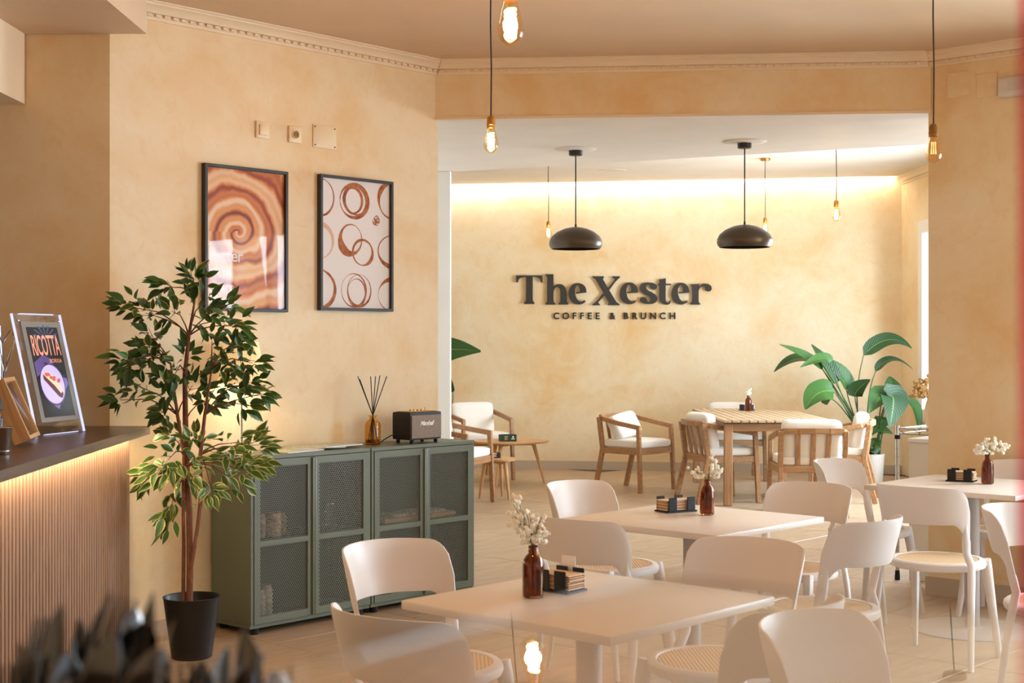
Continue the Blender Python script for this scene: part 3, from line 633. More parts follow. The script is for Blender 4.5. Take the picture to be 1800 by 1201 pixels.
MB().tube([(.05, 0, .40), (.09, 0, .46), (.10, 0, .40), (.06, 0, .28)], .006, 8).obj('handle', 'chrome', t)

# ================================================================== green mesh cabinets
CP = Vector((-1.285, 7.0, 0)); CZ0, CZ1, CW, CD = .033, .887, .790, .326
def mesh_panel(w, h):
    m = MB(); nx = 24; ny = int(round(h/(w/nx*.80)))
    if ny % 2: ny += 1
    dx = w/nx; dz = h/ny; sw = .0019; th = .0012
    for k in range(nx+1):
        for s in ((-1, 1) if 0 < k < nx else ((1,) if k == 0 else (-1,))):
            L = []; Rr = []
            for j in range(ny+1):
                off = s*(dx/2 if j % 2 else 0.0)
                x = -w/2+k*dx+off; z = j*dz
                L.append((x-sw, z)); Rr.append((x+sw, z))
            n = ny+1; vv = [(x, -th, z) for x, z in L]+[(x, -th, z) for x, z in Rr]
            ff = [(j, n+j, n+j+1, j+1) for j in range(ny)]
            m.add(vv, ff)
    return m.mesh('mesh_panel', 'cabinet_mesh', 0)
dw = (CW-.036)/2; ST = .036
up_h, lo_h = .365, .345
pm_u = mesh_panel(dw-2*ST, up_h); pm_l = mesh_panel(dw-2*ST, lo_h)
def cabinet(off, lab):
    o = CP+U*off; t = thing('mesh_cabinet', lab, 'cabinet', (o.x, o.y, 0), math.atan2(U.y, U.x), 'green mesh door cabinets')
    W, D = CW-.004, CD
    MB().box((W/2, D/2, CZ1-.010), (W, D, .020), .002, 1).obj('top_panel', 'cabinet_green', t, 25)
    MB().box((W/2, D/2+.004, CZ0+.010), (W, D-.008, .020), .001, 1).obj('bottom_panel', 'cabinet_green', t, 25)
    for x in (.008, W-.008): MB().box((x, D/2, (CZ0+CZ1)/2), (.016, D-.001, CZ1-CZ0-.040), .001, 1).obj('side_panel', 'cabinet_green', t, 25)
    MB().box((W/2, D-.004, (CZ0+CZ1)/2), (W-.034, .006, CZ1-CZ0-.042)).obj('back_panel', 'cabinet_inside_shade', t, 25)
    MB().box((W/2, D/2+.02, .455), (W-.034, D-.07, .012)).obj('shelf', 'cabinet_inside_shade', t, 25)
    for x in (.0175, W-.0175): MB().box((x, D/2+.005, (CZ0+CZ1)/2), (.002, D-.03, CZ1-CZ0-.044)).obj('shade_liner', 'cabinet_inside_shade', t, 25)  # added dark sheets that paint shade on the inner sides and floor
    MB().box((W/2, D/2+.004, CZ0+.0212), (W-.04, D-.03, .002)).obj('shade_liner', 'cabinet_inside_shade', t, 25)
    for x in (.05, W-.05):
        for y in (.04, D-.04): MB().lathe([(.022, 0), (.022, CZ0)], 14, (x, y, 0)).obj('foot', 'black_rubber', t)
    dh = CZ1-CZ0-.044; dz0 = CZ0+.022
    for i in range(2):
        cx = .018+dw/2+i*dw; d = link('door', None, t, (cx, .006, dz0)); 
        w2 = dw-.004; y = 0
        m = MB(); mid = dh-ST-up_h-.002
        for (bx_, bz, sx, sz) in ((-w2/2+ST/2, dh/2, ST, dh), (w2/2-ST/2, dh/2, ST, dh), (0, dh-ST/2, w2-2*ST, ST), (0, ST/2, w2-2*ST, ST), (0, ST+lo_h+(dh-2*ST-lo_h-up_h)/2, w2-2*ST, dh-2*ST-lo_h-up_h)):
            m.box((bx_, y, bz), (sx, .016, sz))
        fr = m.obj('door_frame', 'cabinet_green', t, 25, (cx, .006, dz0)); bpy.data.objects.remove(d)
        link('mesh_panel', pm_l, fr, (0, .003, ST)); link('mesh_panel', pm_u, fr, (0, .003, dh-ST-up_h))
        if i == 0: MB().box((w2/2-.006, -.012, dh/2), (.012, .016, dh-.004), .003, 2).obj('pull_edge', 'cabinet_green', fr, 25)
        else: MB().box((-w2/2+.008, -.009, dh/2), (.014, .010, dh-.004), .004, 2).obj('pull_edge', 'cabinet_green', fr, 25)
    return t
cabinet(0, 'green metal cabinet with mesh doors holding glasses and jars, beside the potted ficus')
cabinet(.794, 'green metal cabinet with mesh doors standing under the black speaker')
def on_cab(s, d, z=CZ1): c = CP+U*s-V*d; return Vector((c.x, c.y, z+.0006))
# things inside
def tumbler(s, d, z, h=.13, r=.036, lab=''):
    t = thing('drinking_glass', lab, 'glass', on_cab(s, d, z), 0, 'glasses inside the cabinet')
    MB().lathe([(r*.72, 0), (r, h), (r*.95, h), (r*.68, .008)], 20).obj('glass_body', 'clear_glass', t); MB().lathe([(r*1.0, h), (r*1.03, h+.002), (r*1.0, h+.006), (r*.95, h+.004)], 20).obj('rim', 'chrome', t)
    MB().lathe([(r*.74, .001), (r*.76, .006)], 20).obj('base', 'chrome', t)
tumbler(.505, .14, .461, lab='tall clear tumbler on the cabinet shelf, left of its pair behind the right mesh door'); tumbler(.625, .15, .461, lab='tall clear tumbler on the cabinet shelf, right of its pair behind the right mesh door')
tumbler(.075, .12, .461, .14, lab='tall clear tumbler at the far left of the cabinet shelf')
def jarr(s, d, z, r, h, mat, lab):
    t = thing('storage_jar', lab, 'jar', on_cab(s, d, z), 0, 'jars inside the cabinet'); MB().lathe([(r*.9, 0), (r, .01), (r, h*.8), (r*.8, h*.9), (r*.8, h*.92)], 20).obj('jar_body', mat, t); MB().lathe([(r*.84, h*.9), (r*.84, h)], 20).obj('lid', mat, t)
jarr(.150, .13, .461, .034, .12, 'jar_red', 'reddish filled jar on the cabinet shelf behind the left mesh door'); jarr(.232, .12, .461, .042, .12, 'jar_amber', 'amber filled jar on the cabinet shelf behind the left mesh door'); jarr(.305, .16, .461, .034, .11, 'jar_amber', 'dim amber jar half behind the door frame on the cabinet shelf')
for k, s in enumerate((.075, .138, .20)): jarr(s, .10+.02*k, .0557, .034, .135+.012*k, 'jar_pale', '%s of three pale speckled jars on the cabinet floor' % ('leftmost', 'middle', 'rightmost')[k])
t = thing('storage_tray', 'flat tan tray lying on the shelf of the cabinet under the speaker', 'tray', on_cab(1.22, .16, .461), math.atan2(U.y, U.x)); MB().box((0, 0, .012), (.55, .20, .024), .004).obj('tray_body', 'napkin_tan', t); MB().box((0, -.02, .034), (.40, .14, .018), .004).obj('folded_cloth', 'jar_pale', t)
# things on top
ra = math.atan2(U.y, U.x)
for i, (s, d, w_, h_, a, z, lab) in enumerate(((.36, .13, .28, .20, 10, 0, 'open printed booklet nearest the lamp on the green cabinet'), (.54, .17, .28, .19, -14, .0064, 'printed booklet lying on the green cabinet under another booklet'), (.64, .15, .28, .20, 6, .0128, 'topmost printed booklet beside the reed diffuser'))):
    t = thing('booklet', lab, 'booklet', on_cab(s, d, CZ1+z), ra+R(a)); MB().box((0, 0, .0028), (w_, h_, .0055), .001, 1).obj('pages', 'paper_white', t); MB().box((0, 0, .0058), (w_*1.01, h_*1.01, .0006)).obj('cover', 'booklet', t)
t = thing('reed_diffuser', 'amber glass reed diffuser bottle with dark sticks on the cabinet', 'diffuser', on_cab(.955, .17))
MB().lathe([(.038, 0), (.043, .003), (.044, .012), (.044, .105), (.040, .122), (.026, .134), (.019, .140), (.018, .155), (.026, .157), (.026, .161), (.015, .161)], 32, caps=False).obj('bottle', 'amber_clear', t)
MB().lathe([(.036, .002), (.041, .006), (.041, .028), (.036, .029)], 28).obj('oil', 'amber_glass', t)
for (dx, dy, L) in ((-.085, .02, .375), (-.012, .0, .375), (.012, .03, .375), (.04, -.01, .38), (.075, .02, .375), (-.07, -.02, .36)):
    MB().tube([(-dx*.35, -dy*.3, .012), (dx*.0, 0, .16), (dx, dy, L)], .0026, 6).obj('reed', 'stick_black', t)
spk = on_cab(1.115, .04); t = thing('speaker', 'black retro speaker with grey cloth front on the green cabinet', 'speaker', spk, ra)
W, D, H = .245, .15, .158
m = MB(); m.rbox((W/2, D/2, .018+H/2), (W, D, H), .010, 6); m.obj('case', 'black_plastic', t)
MB().box((W/2, -.001, .018+H/2-.004), (W-.018, .006, H-.030), .002, 1).obj('grille', 'speaker_cloth', t)
MB().box((W/2, D/2, .018+H+.0005), (W-.03, D-.05, .003), .001, 1).obj('control_plate', 'brass', t)
for k in range(4): MB().lathe([(.007, 0), (.007, .008), (.006, .009)], 14, (W*.3+k*.028, D/2, .018+H+.002)).obj('knob', 'brass', t)
MB().lathe([(.002, 0), (.002, .016), (.003, .018)], 8, (W*.75, D/2, .018+H+.002)).obj('toggle', 'brass', t)
for x in (.03, W-.03):
    for y in (.02, D-.02): MB().lathe([(.010, 0), (.012, .018)], 12, (x, y, 0)).obj('foot', 'black_rubber', t)
me = text_mesh('Marshall', .036, 'paper_white', .0012, 'logo', 'CENTER', .0006, .85)
for v in me.vertices: v.co.x += v.co.y*.45
link('logo', me, t, (W/2-.004, -.0055, .018+H*.52), rot=(R(90), 0, 0))
c0 = Vector((-.001, D-.03, .04)); MB().tube([c0, (-.03, D-.03, .045), (-.06, D-.02, .03), (-.08, D+.01, .005), (-.12, D+.02, .004)], .003, 7).obj('power_cable', 'cord_black', t)
t = thing('table_lamp', 'lit table lamp with pleated cream shade behind the ficus leaves', 'lamp', on_cab(.095, .20))
MB().lathe([(.055, 0), (.058, .006), (.05, .016), (.012, .03), (.006, .04)], 28).obj('base', 'ivory_plate', t); MB().tube([(0, 0, .03), (0, 0, .52)], .0055, 10).obj('pole', 'steel', t)
n = 60; prof = []; vv = []; ff = []
for j, (r, z) in enumerate(((.122, .355), (.080, .565))):
    for k in range(n*2): a = math.pi*k/n; q = r+(.0022 if k % 2 else -.0022); vv.append((q*math.cos(a), q*math.sin(a), z))
for k in range(n*2): ff.append((k, (k+1) % (2*n), 2*n+(k+1) % (2*n), 2*n+k))
m = MB(); m.add(vv, ff); m.obj('lamp_shade', 'shade_cream', t, 60)
MB().lathe([(.008, .40), (.022, .43), (.024, .47), (.012, .51)], 14).obj('bulb', 'lamp_core', t)
pl = bpy.data.lights.new('table_lamp_light', 'POINT'); pl.energy = 7; pl.color = (1, .66, .34); pl.shadow_soft_size = .03
po = bpy.data.objects.new('table_lamp_light', pl); COL.objects.link(po); po.location = on_cab(.105, .20)+Vector((0, 0, .40))

# ================================================================== lamps
def bulb_lamp(x, ybot, Y, ceil, lab, hot=True, power=14, mat_s='brass', cup=True):
    b = px(x, ybot, Y); t = thing('bulb_pendant', lab, 'pendant lamp', b, 0, 'bare bulb pendants')
    MB().lathe([(.0005, 0), (.008, .004), (.022, .012), (.031, .028), (.0325, .042), (.030, .060), (.022, .092), (.0165, .112), (.0155, .118)], 28, caps=False).obj('bulb_glass', 'bulb_glass', t)
    pts = []
    for k in range(61):
        a = k/60*2*math.pi*6; pts.append((.011*math.cos(a), .011*math.sin(a), .024+.066*k/60))
    if hot: MB().tube(pts, .0042, 6).obj('filament', 'filament_hot', t)
    else:
        m = MB()
        for k in range(6):
            a = k*math.pi/3; m.tube([(.009*math.cos(a), .009*math.sin(a), .09), (.011*math.cos(a+.5), .011*math.sin(a+.5), .04)], .0011, 5)
        m.obj('filament', 'filament_dim', t)
    MB().tube([(0, 0, .09), (0, 0, .118)], [.004, .008], 8).obj('glass_stem', 'bulb_glass', t)
    MB().lathe([(.0165, .112), (.0185, .114), (.0185, .124), (.021, .126), (.021, .129), (.0185, .131), (.0185, .150), (.016, .160), (.008, .166), (.003, .168)], 24).obj('socket', mat_s, t)
    top = ceil-b.z
    MB().tube([(0, 0, .166), (.002, 0, .166+(top-.166)*.3), (-.002, 0, .166+(top-.166)*.6), (0, 0, top-.02)], .0032, 8).obj('cord', 'cord_brown', t)
    MB().lathe([(.004, top-.03), (.045, top-.024), (.05, top-.012), (.05, top-.0005)], 24).obj('ceiling_cup', mat_s, t)
    if hot:
        d = bpy.data.lights.new('bulb_light', 'POINT'); d.energy = power; d.color = (1, .50, .18); d.shadow_soft_size = .02
        o = bpy.data.objects.new('bulb_light', d); COL.objects.link(o); o.location = b+Vector((0, 0, .058))
bulb_lamp(897, 83, 3.4, ZC, 'large lit filament bulb nearest the camera, cut by the top edge', power=44)
bulb_lamp(863, 271, 6.2, ZC, 'lit bare bulb on a brown cord left of the dark dome lamps', power=44)
bulb_lamp(1641, 288, 5.9, ZC, 'dim bare bulb on a cord in front of the right wall', hot=False, mat_s='brass_dark')
bulb_lamp(964, 420, 13.4, ZK, 'lit bare bulb partly behind the left dark dome lamp', power=16)
bulb_lamp(1345, 412, 14.0, ZK, 'lit bare bulb just behind the right dark dome lamp', power=16)
bulb_lamp(1470, 390, 10.9, ZK, 'bare bulb pendant right of the two dark dome lamps', power=10)
# unseen bulbs added out of frame to give the room warmer light
for (bx0, by0, lab) in ((-1.35, 2.9, 'added unseen bulb above the bar front, out of frame at the left'), (-2.05, 2.6, 'added unseen bulb behind the bar beside the camera'), (1.9, 3.2, 'added unseen bulb right of the camera above the tables'), (.3, 1.2, 'added unseen bulb just above the camera'), (3.6, 4.8, 'added unseen bulb near the window at far right')):
    bulb_lamp(900+bx0/by0*2500, 602-(2.22-1.45)/by0*2500, by0, ZC, lab, power=35)
def dome(x, ycan, ybot, lab):
    Y = (ZB-1.45)*2500/(602-ycan); c = px(x, ycan, Y); t = thing('dome_pendant', lab, 'pendant lamp', (c.x, c.y, ZB), 0, 'dark dome pendants')
    zb = px(x, ybot, Y).z-ZB; r = .183
    MB().lathe([(.02, -.0005), (.145, -.0005), (.14, -.005), (.10, -.010), (.03, -.012)][::-1], 36).obj('ceiling_disc', 'soffit_paint', t)
    MB().lathe([(.040, -.046), (.046, -.043), (.048, -.012)], 24).obj('canopy', 'black_metal', t)
    MB().tube([(0, 0, -.045), (0, 0, zb+.165)], .0045, 8).obj('rod', 'black_metal', t)
    MB().lathe([(.007, zb+.15), (.007, zb+.17)], 10).obj('collar', 'black_metal', t)
    prof = [(.165, 0), (.176, .014), (.183, .034), (.180, .058), (.165, .085), (.130, .115), (.080, .138), (.035, .148), (.008, .151)]
    inner = [(a-.004 if a > .01 else a*.5, b-.003) for a, b in prof]; inner[0] = (.162, .0)
    MB().lathe([(a, zb+b) for a, b in inner[::-1]]+[(a, zb+b) for a, b in prof], 40, caps=False).obj('shade', 'pendant_black', t)
    MB().lathe([(.002, zb+.03), (.025, zb+.045), (.03, zb+.065), (.015, zb+.10), (.012, zb+.13)], 18).obj('bulb', 'ivory_plate', t)
dome(1012, 262, 438, 'dark dome pendant lamp above the lounge, left one of two'); dome(1309, 249, 435, 'dark dome pendant lamp above the slatted table, right one of two')
# ================================================================== white cafe chairs
def make_chair():
    t = thing('cafe_chair', '', 'chair', group='white cafe chairs')
    m = MB(); m.lathe([(.02, .424), (.198, .424), (.212, .430), (.217, .442), (.215, .456), (.207, .463), (.186, .464), (.181, .459)], 44); m.obj('seat_rim', 'white_plastic', t, 40)
    MB().lathe([(.002, .4592), (.181, .4592), (.181, .4612), (.10, .4622), (.002, .4622)], 40).obj('cane_seat', 'cane', t, 40)
    def sp(th, z, off=0.0):
        q = (z-.46)/.35; r = .207+.036*q+off; yc = .0-.055*q; return (r*math.sin(th), yc-r*math.cos(th), z)
    TM = R(68); nt_, nz = 40, 10; grid = []
    for side in (0, .011):
        for i in range(nt_+1):
            u = -1+2*i/nt_; th = TM*u; au = abs(u)
            e = max(0, (au-.74)/.26); zt = .812-.012*au*au-.105*(1-math.sqrt(max(0, 1-min(e, 1)**2)))
            e2 = max(0, (au-.68)/.32); zb = .642-.16*(e2**2.2)
            for j in range(nz+1):
                z = zb+(zt-zb)*j/nz; edge = .004 if j in (0, nz) or i in (0, nt_) else 0
                grid.append(sp(th, z, (side-.0055)*(1 if not edge else .45)))
    N = (nt_+1)*(nz+1); idx = lambda s, i, j: s*N+i*(nz+1)+j; ff = []
    for i in range(nt_):
        for j in range(nz):
            ff.append((idx(0, i, j), idx(0, i, j+1), idx(0, i+1, j+1), idx(0, i+1, j))); ff.append((idx(1, i, j), idx(1, i+1, j), idx(1, i+1, j+1), idx(1, i, j+1)))
        ff.append((idx(0, i, nz), idx(1, i, nz), idx(1, i+1, nz), idx(0, i+1, nz))); ff.append((idx(0, i, 0), idx(0, i+1, 0), idx(1, i+1, 0), idx(1, i, 0)))
    for j in range(nz):
        ff.append((idx(0, 0, j), idx(1, 0, j), idx(1, 0, j+1), idx(0, 0, j+1))); ff.append((idx(0, nt_, j), idx(0, nt_, j+1), idx(1, nt_, j+1), idx(1, nt_, j)))
    m = MB(); m.add(grid, ff); m.obj('backrest', 'white_plastic', t, 60)
    for s in (-1, 1):
        a = [sp(s*R(62), .655), sp(s*R(62), .61), sp(s*R(63), .56), sp(s*R(63.5), .51), (s*.213, -.104, .46), (s*.218, -.115, .40), (s*.228, -.140, .2), (s*.238, -.163, 0)]
        m = MB(); m.tube(a, [.008, .0155, .021, .020, .020, .020, .017, .0145], 12, flat=.62, up=(s*.47, .88, 0)); m.obj('leg', 'white_plastic', t, 50)
        m = MB(); b = [(s*.172, .128, .458), (s*.176, .136, .42), (s*.192, .17, .2), (s*.208, .203, 0)]
        m.tube(b, [.027, .026, .020, .0145], 8, flat=.85, up=(s*1, 1, 0)); m.obj('leg', 'white_plastic', t, 45)
    return t
T1c = Vector((.215, 3.965, 0)); T2c = Vector((.735, 5.80, 0)); T3c = Vector((2.317, 7.163, 0))
chairs = [
 (T1c-V*.62, V, 'white cane seat chair behind the nearest table on the cabinet side'),
 (T1c-U*.56, U, 'white cane seat chair in front of the nearest table on its left'),
 (T1c+U*.62, -U, 'white cane seat chair behind the nearest table on its right'),
 (T1c+V*.46, -V, 'white cane seat chair in front of the nearest table on its right'),
 (Vector((.44, 6.36, 0)), V, 'white cane seat chair at the middle table, facing us from its far left'),
 (T2c-U*.56, U, 'white cane seat chair with its back to us at the left of the middle table'),
 (Vector((1.22, 6.26, 0)), -U, 'white cane seat chair at the far right of the middle table'),
 (Vector((1.16, 5.33, 0)), -V, 'white cane seat chair with its back to us at the right of the middle table'),
 (Vector((1.91, 7.60, 0)), V, 'white cane seat chair at the far left of the table by the right wall'),
 (Vector((1.948, 6.52, 0)), U, 'white cane seat chair seen whole from behind at the table by the right wall'),
 (T3c+U*.49, -U, 'white cane seat chair against the right wall behind its table'),
 (Vector((2.10, 5.42, 0)), V, 'white cane seat chair cut by the right edge of the picture'),
 (Vector((.84, 3.14, 0)), V, 'white chair back cut by the bottom edge at lower right'),
]
proto = make_chair()
for i, (c, d, lab) in enumerate(chairs):
    if i == 0: proto.location = c; proto.rotation_euler = (0, 0, rz_of(d)); proto['label'] = lab
    else: dup(proto, c, rz_of(d), lab)
# ------------------------------------------------------------------ white tables
def make_table(lab, c, side):
    t = thing('cafe_table', lab, 'table', c, R(47.5), 'white square cafe tables'); h = .735
    MB().box((0, 0, h-.0125), (side, side, .025), .004, 2).obj('tabletop', 'table_white', t, 30)
    MB().lathe([(.037, .012), (.037, h-.031)], 28).obj('column', 'column_grey', t, 30); MB().box((0, 0, h-.028), (.30, .30, .006)).obj('mounting_plate', 'column_grey', t, 30)
    MB().lathe([(.30, 0), (.30, .006), (.285, .011), (.05, .014), (.04, .02)], 48).obj('base_plate', 'column_grey', t, 30)
make_table('white square table nearest the camera, with taller white flowers', T1c, .74)
make_table('white square table in the middle of the room', T2c, .77)
make_table('white square table beside the right wall', T3c, .78)
TZ = .7356
# ------------------------------------------------------------------ bottles, flowers, napkins
bottle_prof = [(.020, .0), (.028, .002), (.030, .008), (.030, .086), (.0290, .097), (.0255, .108), (.0195, .117), (.0145, .122), (.0125, .126), (.0142, .128), (.0142, .132), (.0126, .134), (.0135, .144), (.0115, .1455)]
inner_prof = [(.0105, .144), (.0105, .124), (.0175, .114), (.0230, .106), (.0265, .096), (.0275, .086), (.0275, .010), (.018, .006)]
bl_mesh = MB().lathe([(.0008, .001)]+bottle_prof+inner_prof+[(.0008, .006)], 32, caps=False).mesh('glass_body', 'amber_glass', 50)
blo = []
for k in range(3):
    rr = random.Random(20+k); m = MB(); bm = bmesh.new(); bmesh.ops.create_icosphere(bm, subdivisions=2, radius=.0062)
    for v in bm.verts: v.co *= .72+.5*rr.random()
    bm.verts.index_update(); m.add([tuple(v.co) for v in bm.verts], [tuple(v.index for v in f.verts) for f in bm.faces]); bm.free(); blo.append(m.mesh('blossom', 'blossom', 0))
def bouquet(lab, base, sc, tips, seed, per=5, spread=.02, mat='dried_stem', bm_=blo, zneck=.143):
    rr = random.Random(seed); t = thing('flower_bunch', lab, 'flowers', base, 0)
    for (dx, dy, dz) in tips:
        tip = Vector((dx, dy, zneck+dz)); m = MB(); m.tube([(dx*-.12*.05, 0, zneck-.12*sc), (dx*.03, dy*.03, zneck), (dx*.45, dy*.45, zneck+dz*.55), tuple(tip)], [.0012*sc]*4, 5); m.obj('stem', mat, t, 50)
        for k in range(per):
            q = rr.random(); p = tip*(1-.35*q*.6)+Vector((rr.gauss(0, spread), rr.gauss(0, spread), rr.gauss(0, spread)))*1.0
            p.z = max(p.z, zneck+.012); o = link('blossom', rr.choice(bm_), t, p, rot=(rr.random()*6, rr.random()*6, rr.random()*6)); s = (.7+.7*rr.random())*sc; o.scale = (s, s, s)
def bottle(lab, base, sc=1.0):
    t = thing('amber_bottle', lab, 'bottle', base, 0, 'amber bottle vases'); o = link('glass_body', bl_mesh, t); o.scale = (sc, sc, sc); return t
def caddy(lab, base, rz, sc=1.0, mat='black_plastic', nap=True, card=False, lab2='', sx=.155):
    t = thing('napkin_caddy', lab, 'napkin holder', base, rz, 'napkin caddies'); w, d = sx*sc, .095*sc
    MB().box((0, 0, .003), (w, d, .006), .001, 1).obj('base', mat, t, 25)
    for a in (-1, 1):
        for b in (-1, 1):
            m = MB(); m.box((a*(w/2-.030*sc), b*(d/2-.004), .034*sc), (.042*sc, .005, .058*sc), .002, 1); m.obj('upright', mat, t, 25)
    if nap:
        t2 = thing('napkin_stack', lab2, 'napkins', base+Vector((0, 0, .0065)), rz, 'napkin stacks'); rr = random.Random(int(base.x*1000))
        for k in range(7):
            z = .004+.0064*sc*k; MB().rbox((rr.uniform(-.002, .002), 0, z), (w*.96+rr.uniform(-.006, .006), d-.020, .0060*sc), .0025, 2).obj('napkin', 'napkin_tan' if k % 2 else 'napkin_pale', t2)
    if card: MB().box((-w*.1, d/2+.004, .055*sc), (.05, .0015, .075*sc)).obj('card', 'paper_white', t, 25)
b1 = px(937, 1050, .7144*2500/448); b1.z = TZ
bottle('amber glass bottle vase on the nearest white table', b1, 1.0)
bouquet('tall leaning bunch of dried white flowers on the nearest table', b1, 1.0, [(-.060, .01, .145), (-.055, .02, .115), (-.052, -.01, .085), (-.038, .0, .115), (-.022, .02, .105), (-.01, .0, .09), (.008, .01, .085), (.022, .0, .08), (.028, -.01, .05), (.012, .02, .055), (-.012, .0, .06), (.018, .01, .028), (-.028, -.01, .065)], 4, 9, .010)
n1 = px(986, 1040, .7144*2500/436); n1.z = TZ
caddy('black napkin caddy with a small card on the nearest table', n1, R(-40), 1.0, card=True, lab2='tan paper napkins in the caddy on the nearest table', sx=.12)
b2 = px(1243, 905, .7144*2500/303); b2.z = TZ
bottle('amber glass bottle vase on the middle white table', b2, 1.0)
bouquet('two small heads of white flowers in the bottle on the middle table', b2, 1.0, [(-.062, .0, .048), (-.042, .01, .04), (-.025, .0, .03), (.03, .0, .085), (.045, .01, .07), (.055, .0, .055), (.025, .01, .06), (.035, .0, .04), (.02, -.01, .10)], 9, 10, .009)
n2 = px(1188, 899, .7144*2500/297); n2.z = TZ
caddy('black napkin caddy beside the bottle on the middle table', n2, R(30), 1.0, lab2='tan paper napkins in the caddy on the middle table')
b3 = px(1736, 851, .7144*2500/249); b3.z = TZ
bottle('amber glass bottle vase on the table by the right wall', b3, 1.02)
bouquet('white flowers spreading to the right on the table by the right wall', b3, 1.1, [(-.05, 0, .02), (-.055, .01, .045), (-.04, -.01, .06), (-.02, .0, .07), (-.005, .01, .065), (.015, 0, .075), (.035, 0, .08), (.06, 0, .075), (.085, .01, .07), (.09, 0, .055), (.03, 0, .035), (-.03, 0, .015)], 14, 9, .010)
n3 = px(1690, 846, .7144*2500/244); n3.z = TZ
caddy('black napkin caddy on the table by the right wall', n3, R(-30), 1.0, lab2='brown paper napkins in the caddy by the right wall', sx=.14)

# ================================================================== teak armchairs
def make_armchair(back_cushion=True):
    t = thing('teak_armchair', '', 'armchair', group='teak armchairs')
    for s in (-1, 1):
        MB().beam((s*.272, .262, 0), (s*.262, .232, .640), .042, .034, (1, 0, 0)).obj('leg', 'teak_x', t, 25)
        m = MB(); m.beam((s*.245, -.315, 0), (s*.250, -.215, .42), .045, .038, (1, 0, 0)); m.beam((s*.250, -.216, .40), (s*.252, -.262, .715), .045, .038, (1, 0, 0)); m.obj('leg', 'teak_x', t, 25)
        m = MB(); m.beam((s*.262, .252, .625), (s*.272, -.02, .665), .030, .044); m.beam((s*.272, .0, .662), (s*.262, -.20, .700), .030, .044); m.beam((s*.264, -.18, .697), (s*.225, -.262, .715), .032, .044); m.obj('arm', 'teak_x', t, 25)
        MB().beam((s*.252, -.21, .395), (s*.258, .24, .395), .028, .060).obj('side_rail', 'teak_x', t, 25)
    MB().beam((-.25, .238, .395), (.25, .238, .395), .028, .060).obj('front_rail', 'teak_x', t, 25); MB().beam((-.25, -.212, .395), (.25, -.212, .395), .028, .060).obj('rear_rail', 'teak_x', t, 25)
    m = MB(); pts = [(-.24, -.258, .715), (-.12, -.288, .717), (0, -.298, .718), (.12, -.288, .717), (.24, -.258, .715)]
    for a, b in zip(pts, pts[1:]): m.beam(a, b, .030, .050)
    m.obj('back_rail', 'teak_x', t, 25)
    for k in range(3):
        x = -.115+.115*k; yb = -.285+.05*abs(x)*2
        MB().beam((x, -.212, .40), (x*1.05, yb, .70), .014, .040, (1, 0, 0)).obj('back_slat', 'teak_z', t, 25)
    MB().rbox((0, .018, .462), (.50, .47, .085), .030, 8, (0, 0, .10)).obj('seat_cushion', 'fabric_white', t, 60)
    if back_cushion: MB().rbox((0, 0, 0), (.47, .125, .34), .045, 8, (0, .12, .02), mat=Matrix.Translation((0, -.165, .635)) @ Matrix.Rotation(R(-9), 4, 'X').inverted()).obj('back_cushion', 'fabric_white', t, 60)
    return t
arm = make_armchair(); arm.scale = (1.06, 1.0, 1.0); used = [False]
def armchair(c, d, lab):
    if not used[0]: used[0] = True; arm.location = c; arm.rotation_euler = (0, 0, rz_of(d)); arm['label'] = lab; return arm
    return dup(arm, c, rz_of(d), lab)
armchair(Vector((1.90, 13.06, 0)), (math.cos(R(15)), math.sin(R(15))), 'teak armchair at the left side of the slatted table, slats toward us')
armchair(Vector((2.50, 12.02, 0)), (.03, 1), 'teak armchair with its back to us at the near end of the slatted table')
armchair(Vector((3.03, 13.10, 0)), (-.96, .28), 'teak armchair at the right side of the slatted table by the tall plant')
armchair(Vector((2.36, 15.12, 0)), (0, -1), 'teak armchair behind the slatted table, its white cushion showing above')
armchair(Vector((-.36, 15.12, 0)), (.45, -.9), 'teak armchair with white back cushion in the lounge corner by the back wall')
armchair(Vector((-.52, 12.75, 0)), (.93, -.36), 'teak armchair half hidden behind the green cabinet in the lounge')
a1 = make_armchair(False); a1['label'] = 'teak armchair standing alone against the back wall, with a loose pillow'; a1.location = (1.22, 14.0, 0); a1.rotation_euler = (0, 0, rz_of(V))
pc = Vector((1.22, 14.0, 0)) + V*-.085 + U*-.05
t = thing('throw_pillow', 'white throw pillow leaning in the lone teak armchair', 'pillow', (pc.x, pc.y, .505), rz_of(V)); MB().rbox((0, 0, 0), (.38, .13, .25), .05, 8, (.03, .25, .02), mat=Matrix.Translation((0, -.02, .125)) @ Matrix.Rotation(R(26), 4, 'X') @ Matrix.Rotation(R(8), 4, 'Y')).obj('pillow_body', 'fabric_white', t, 60)
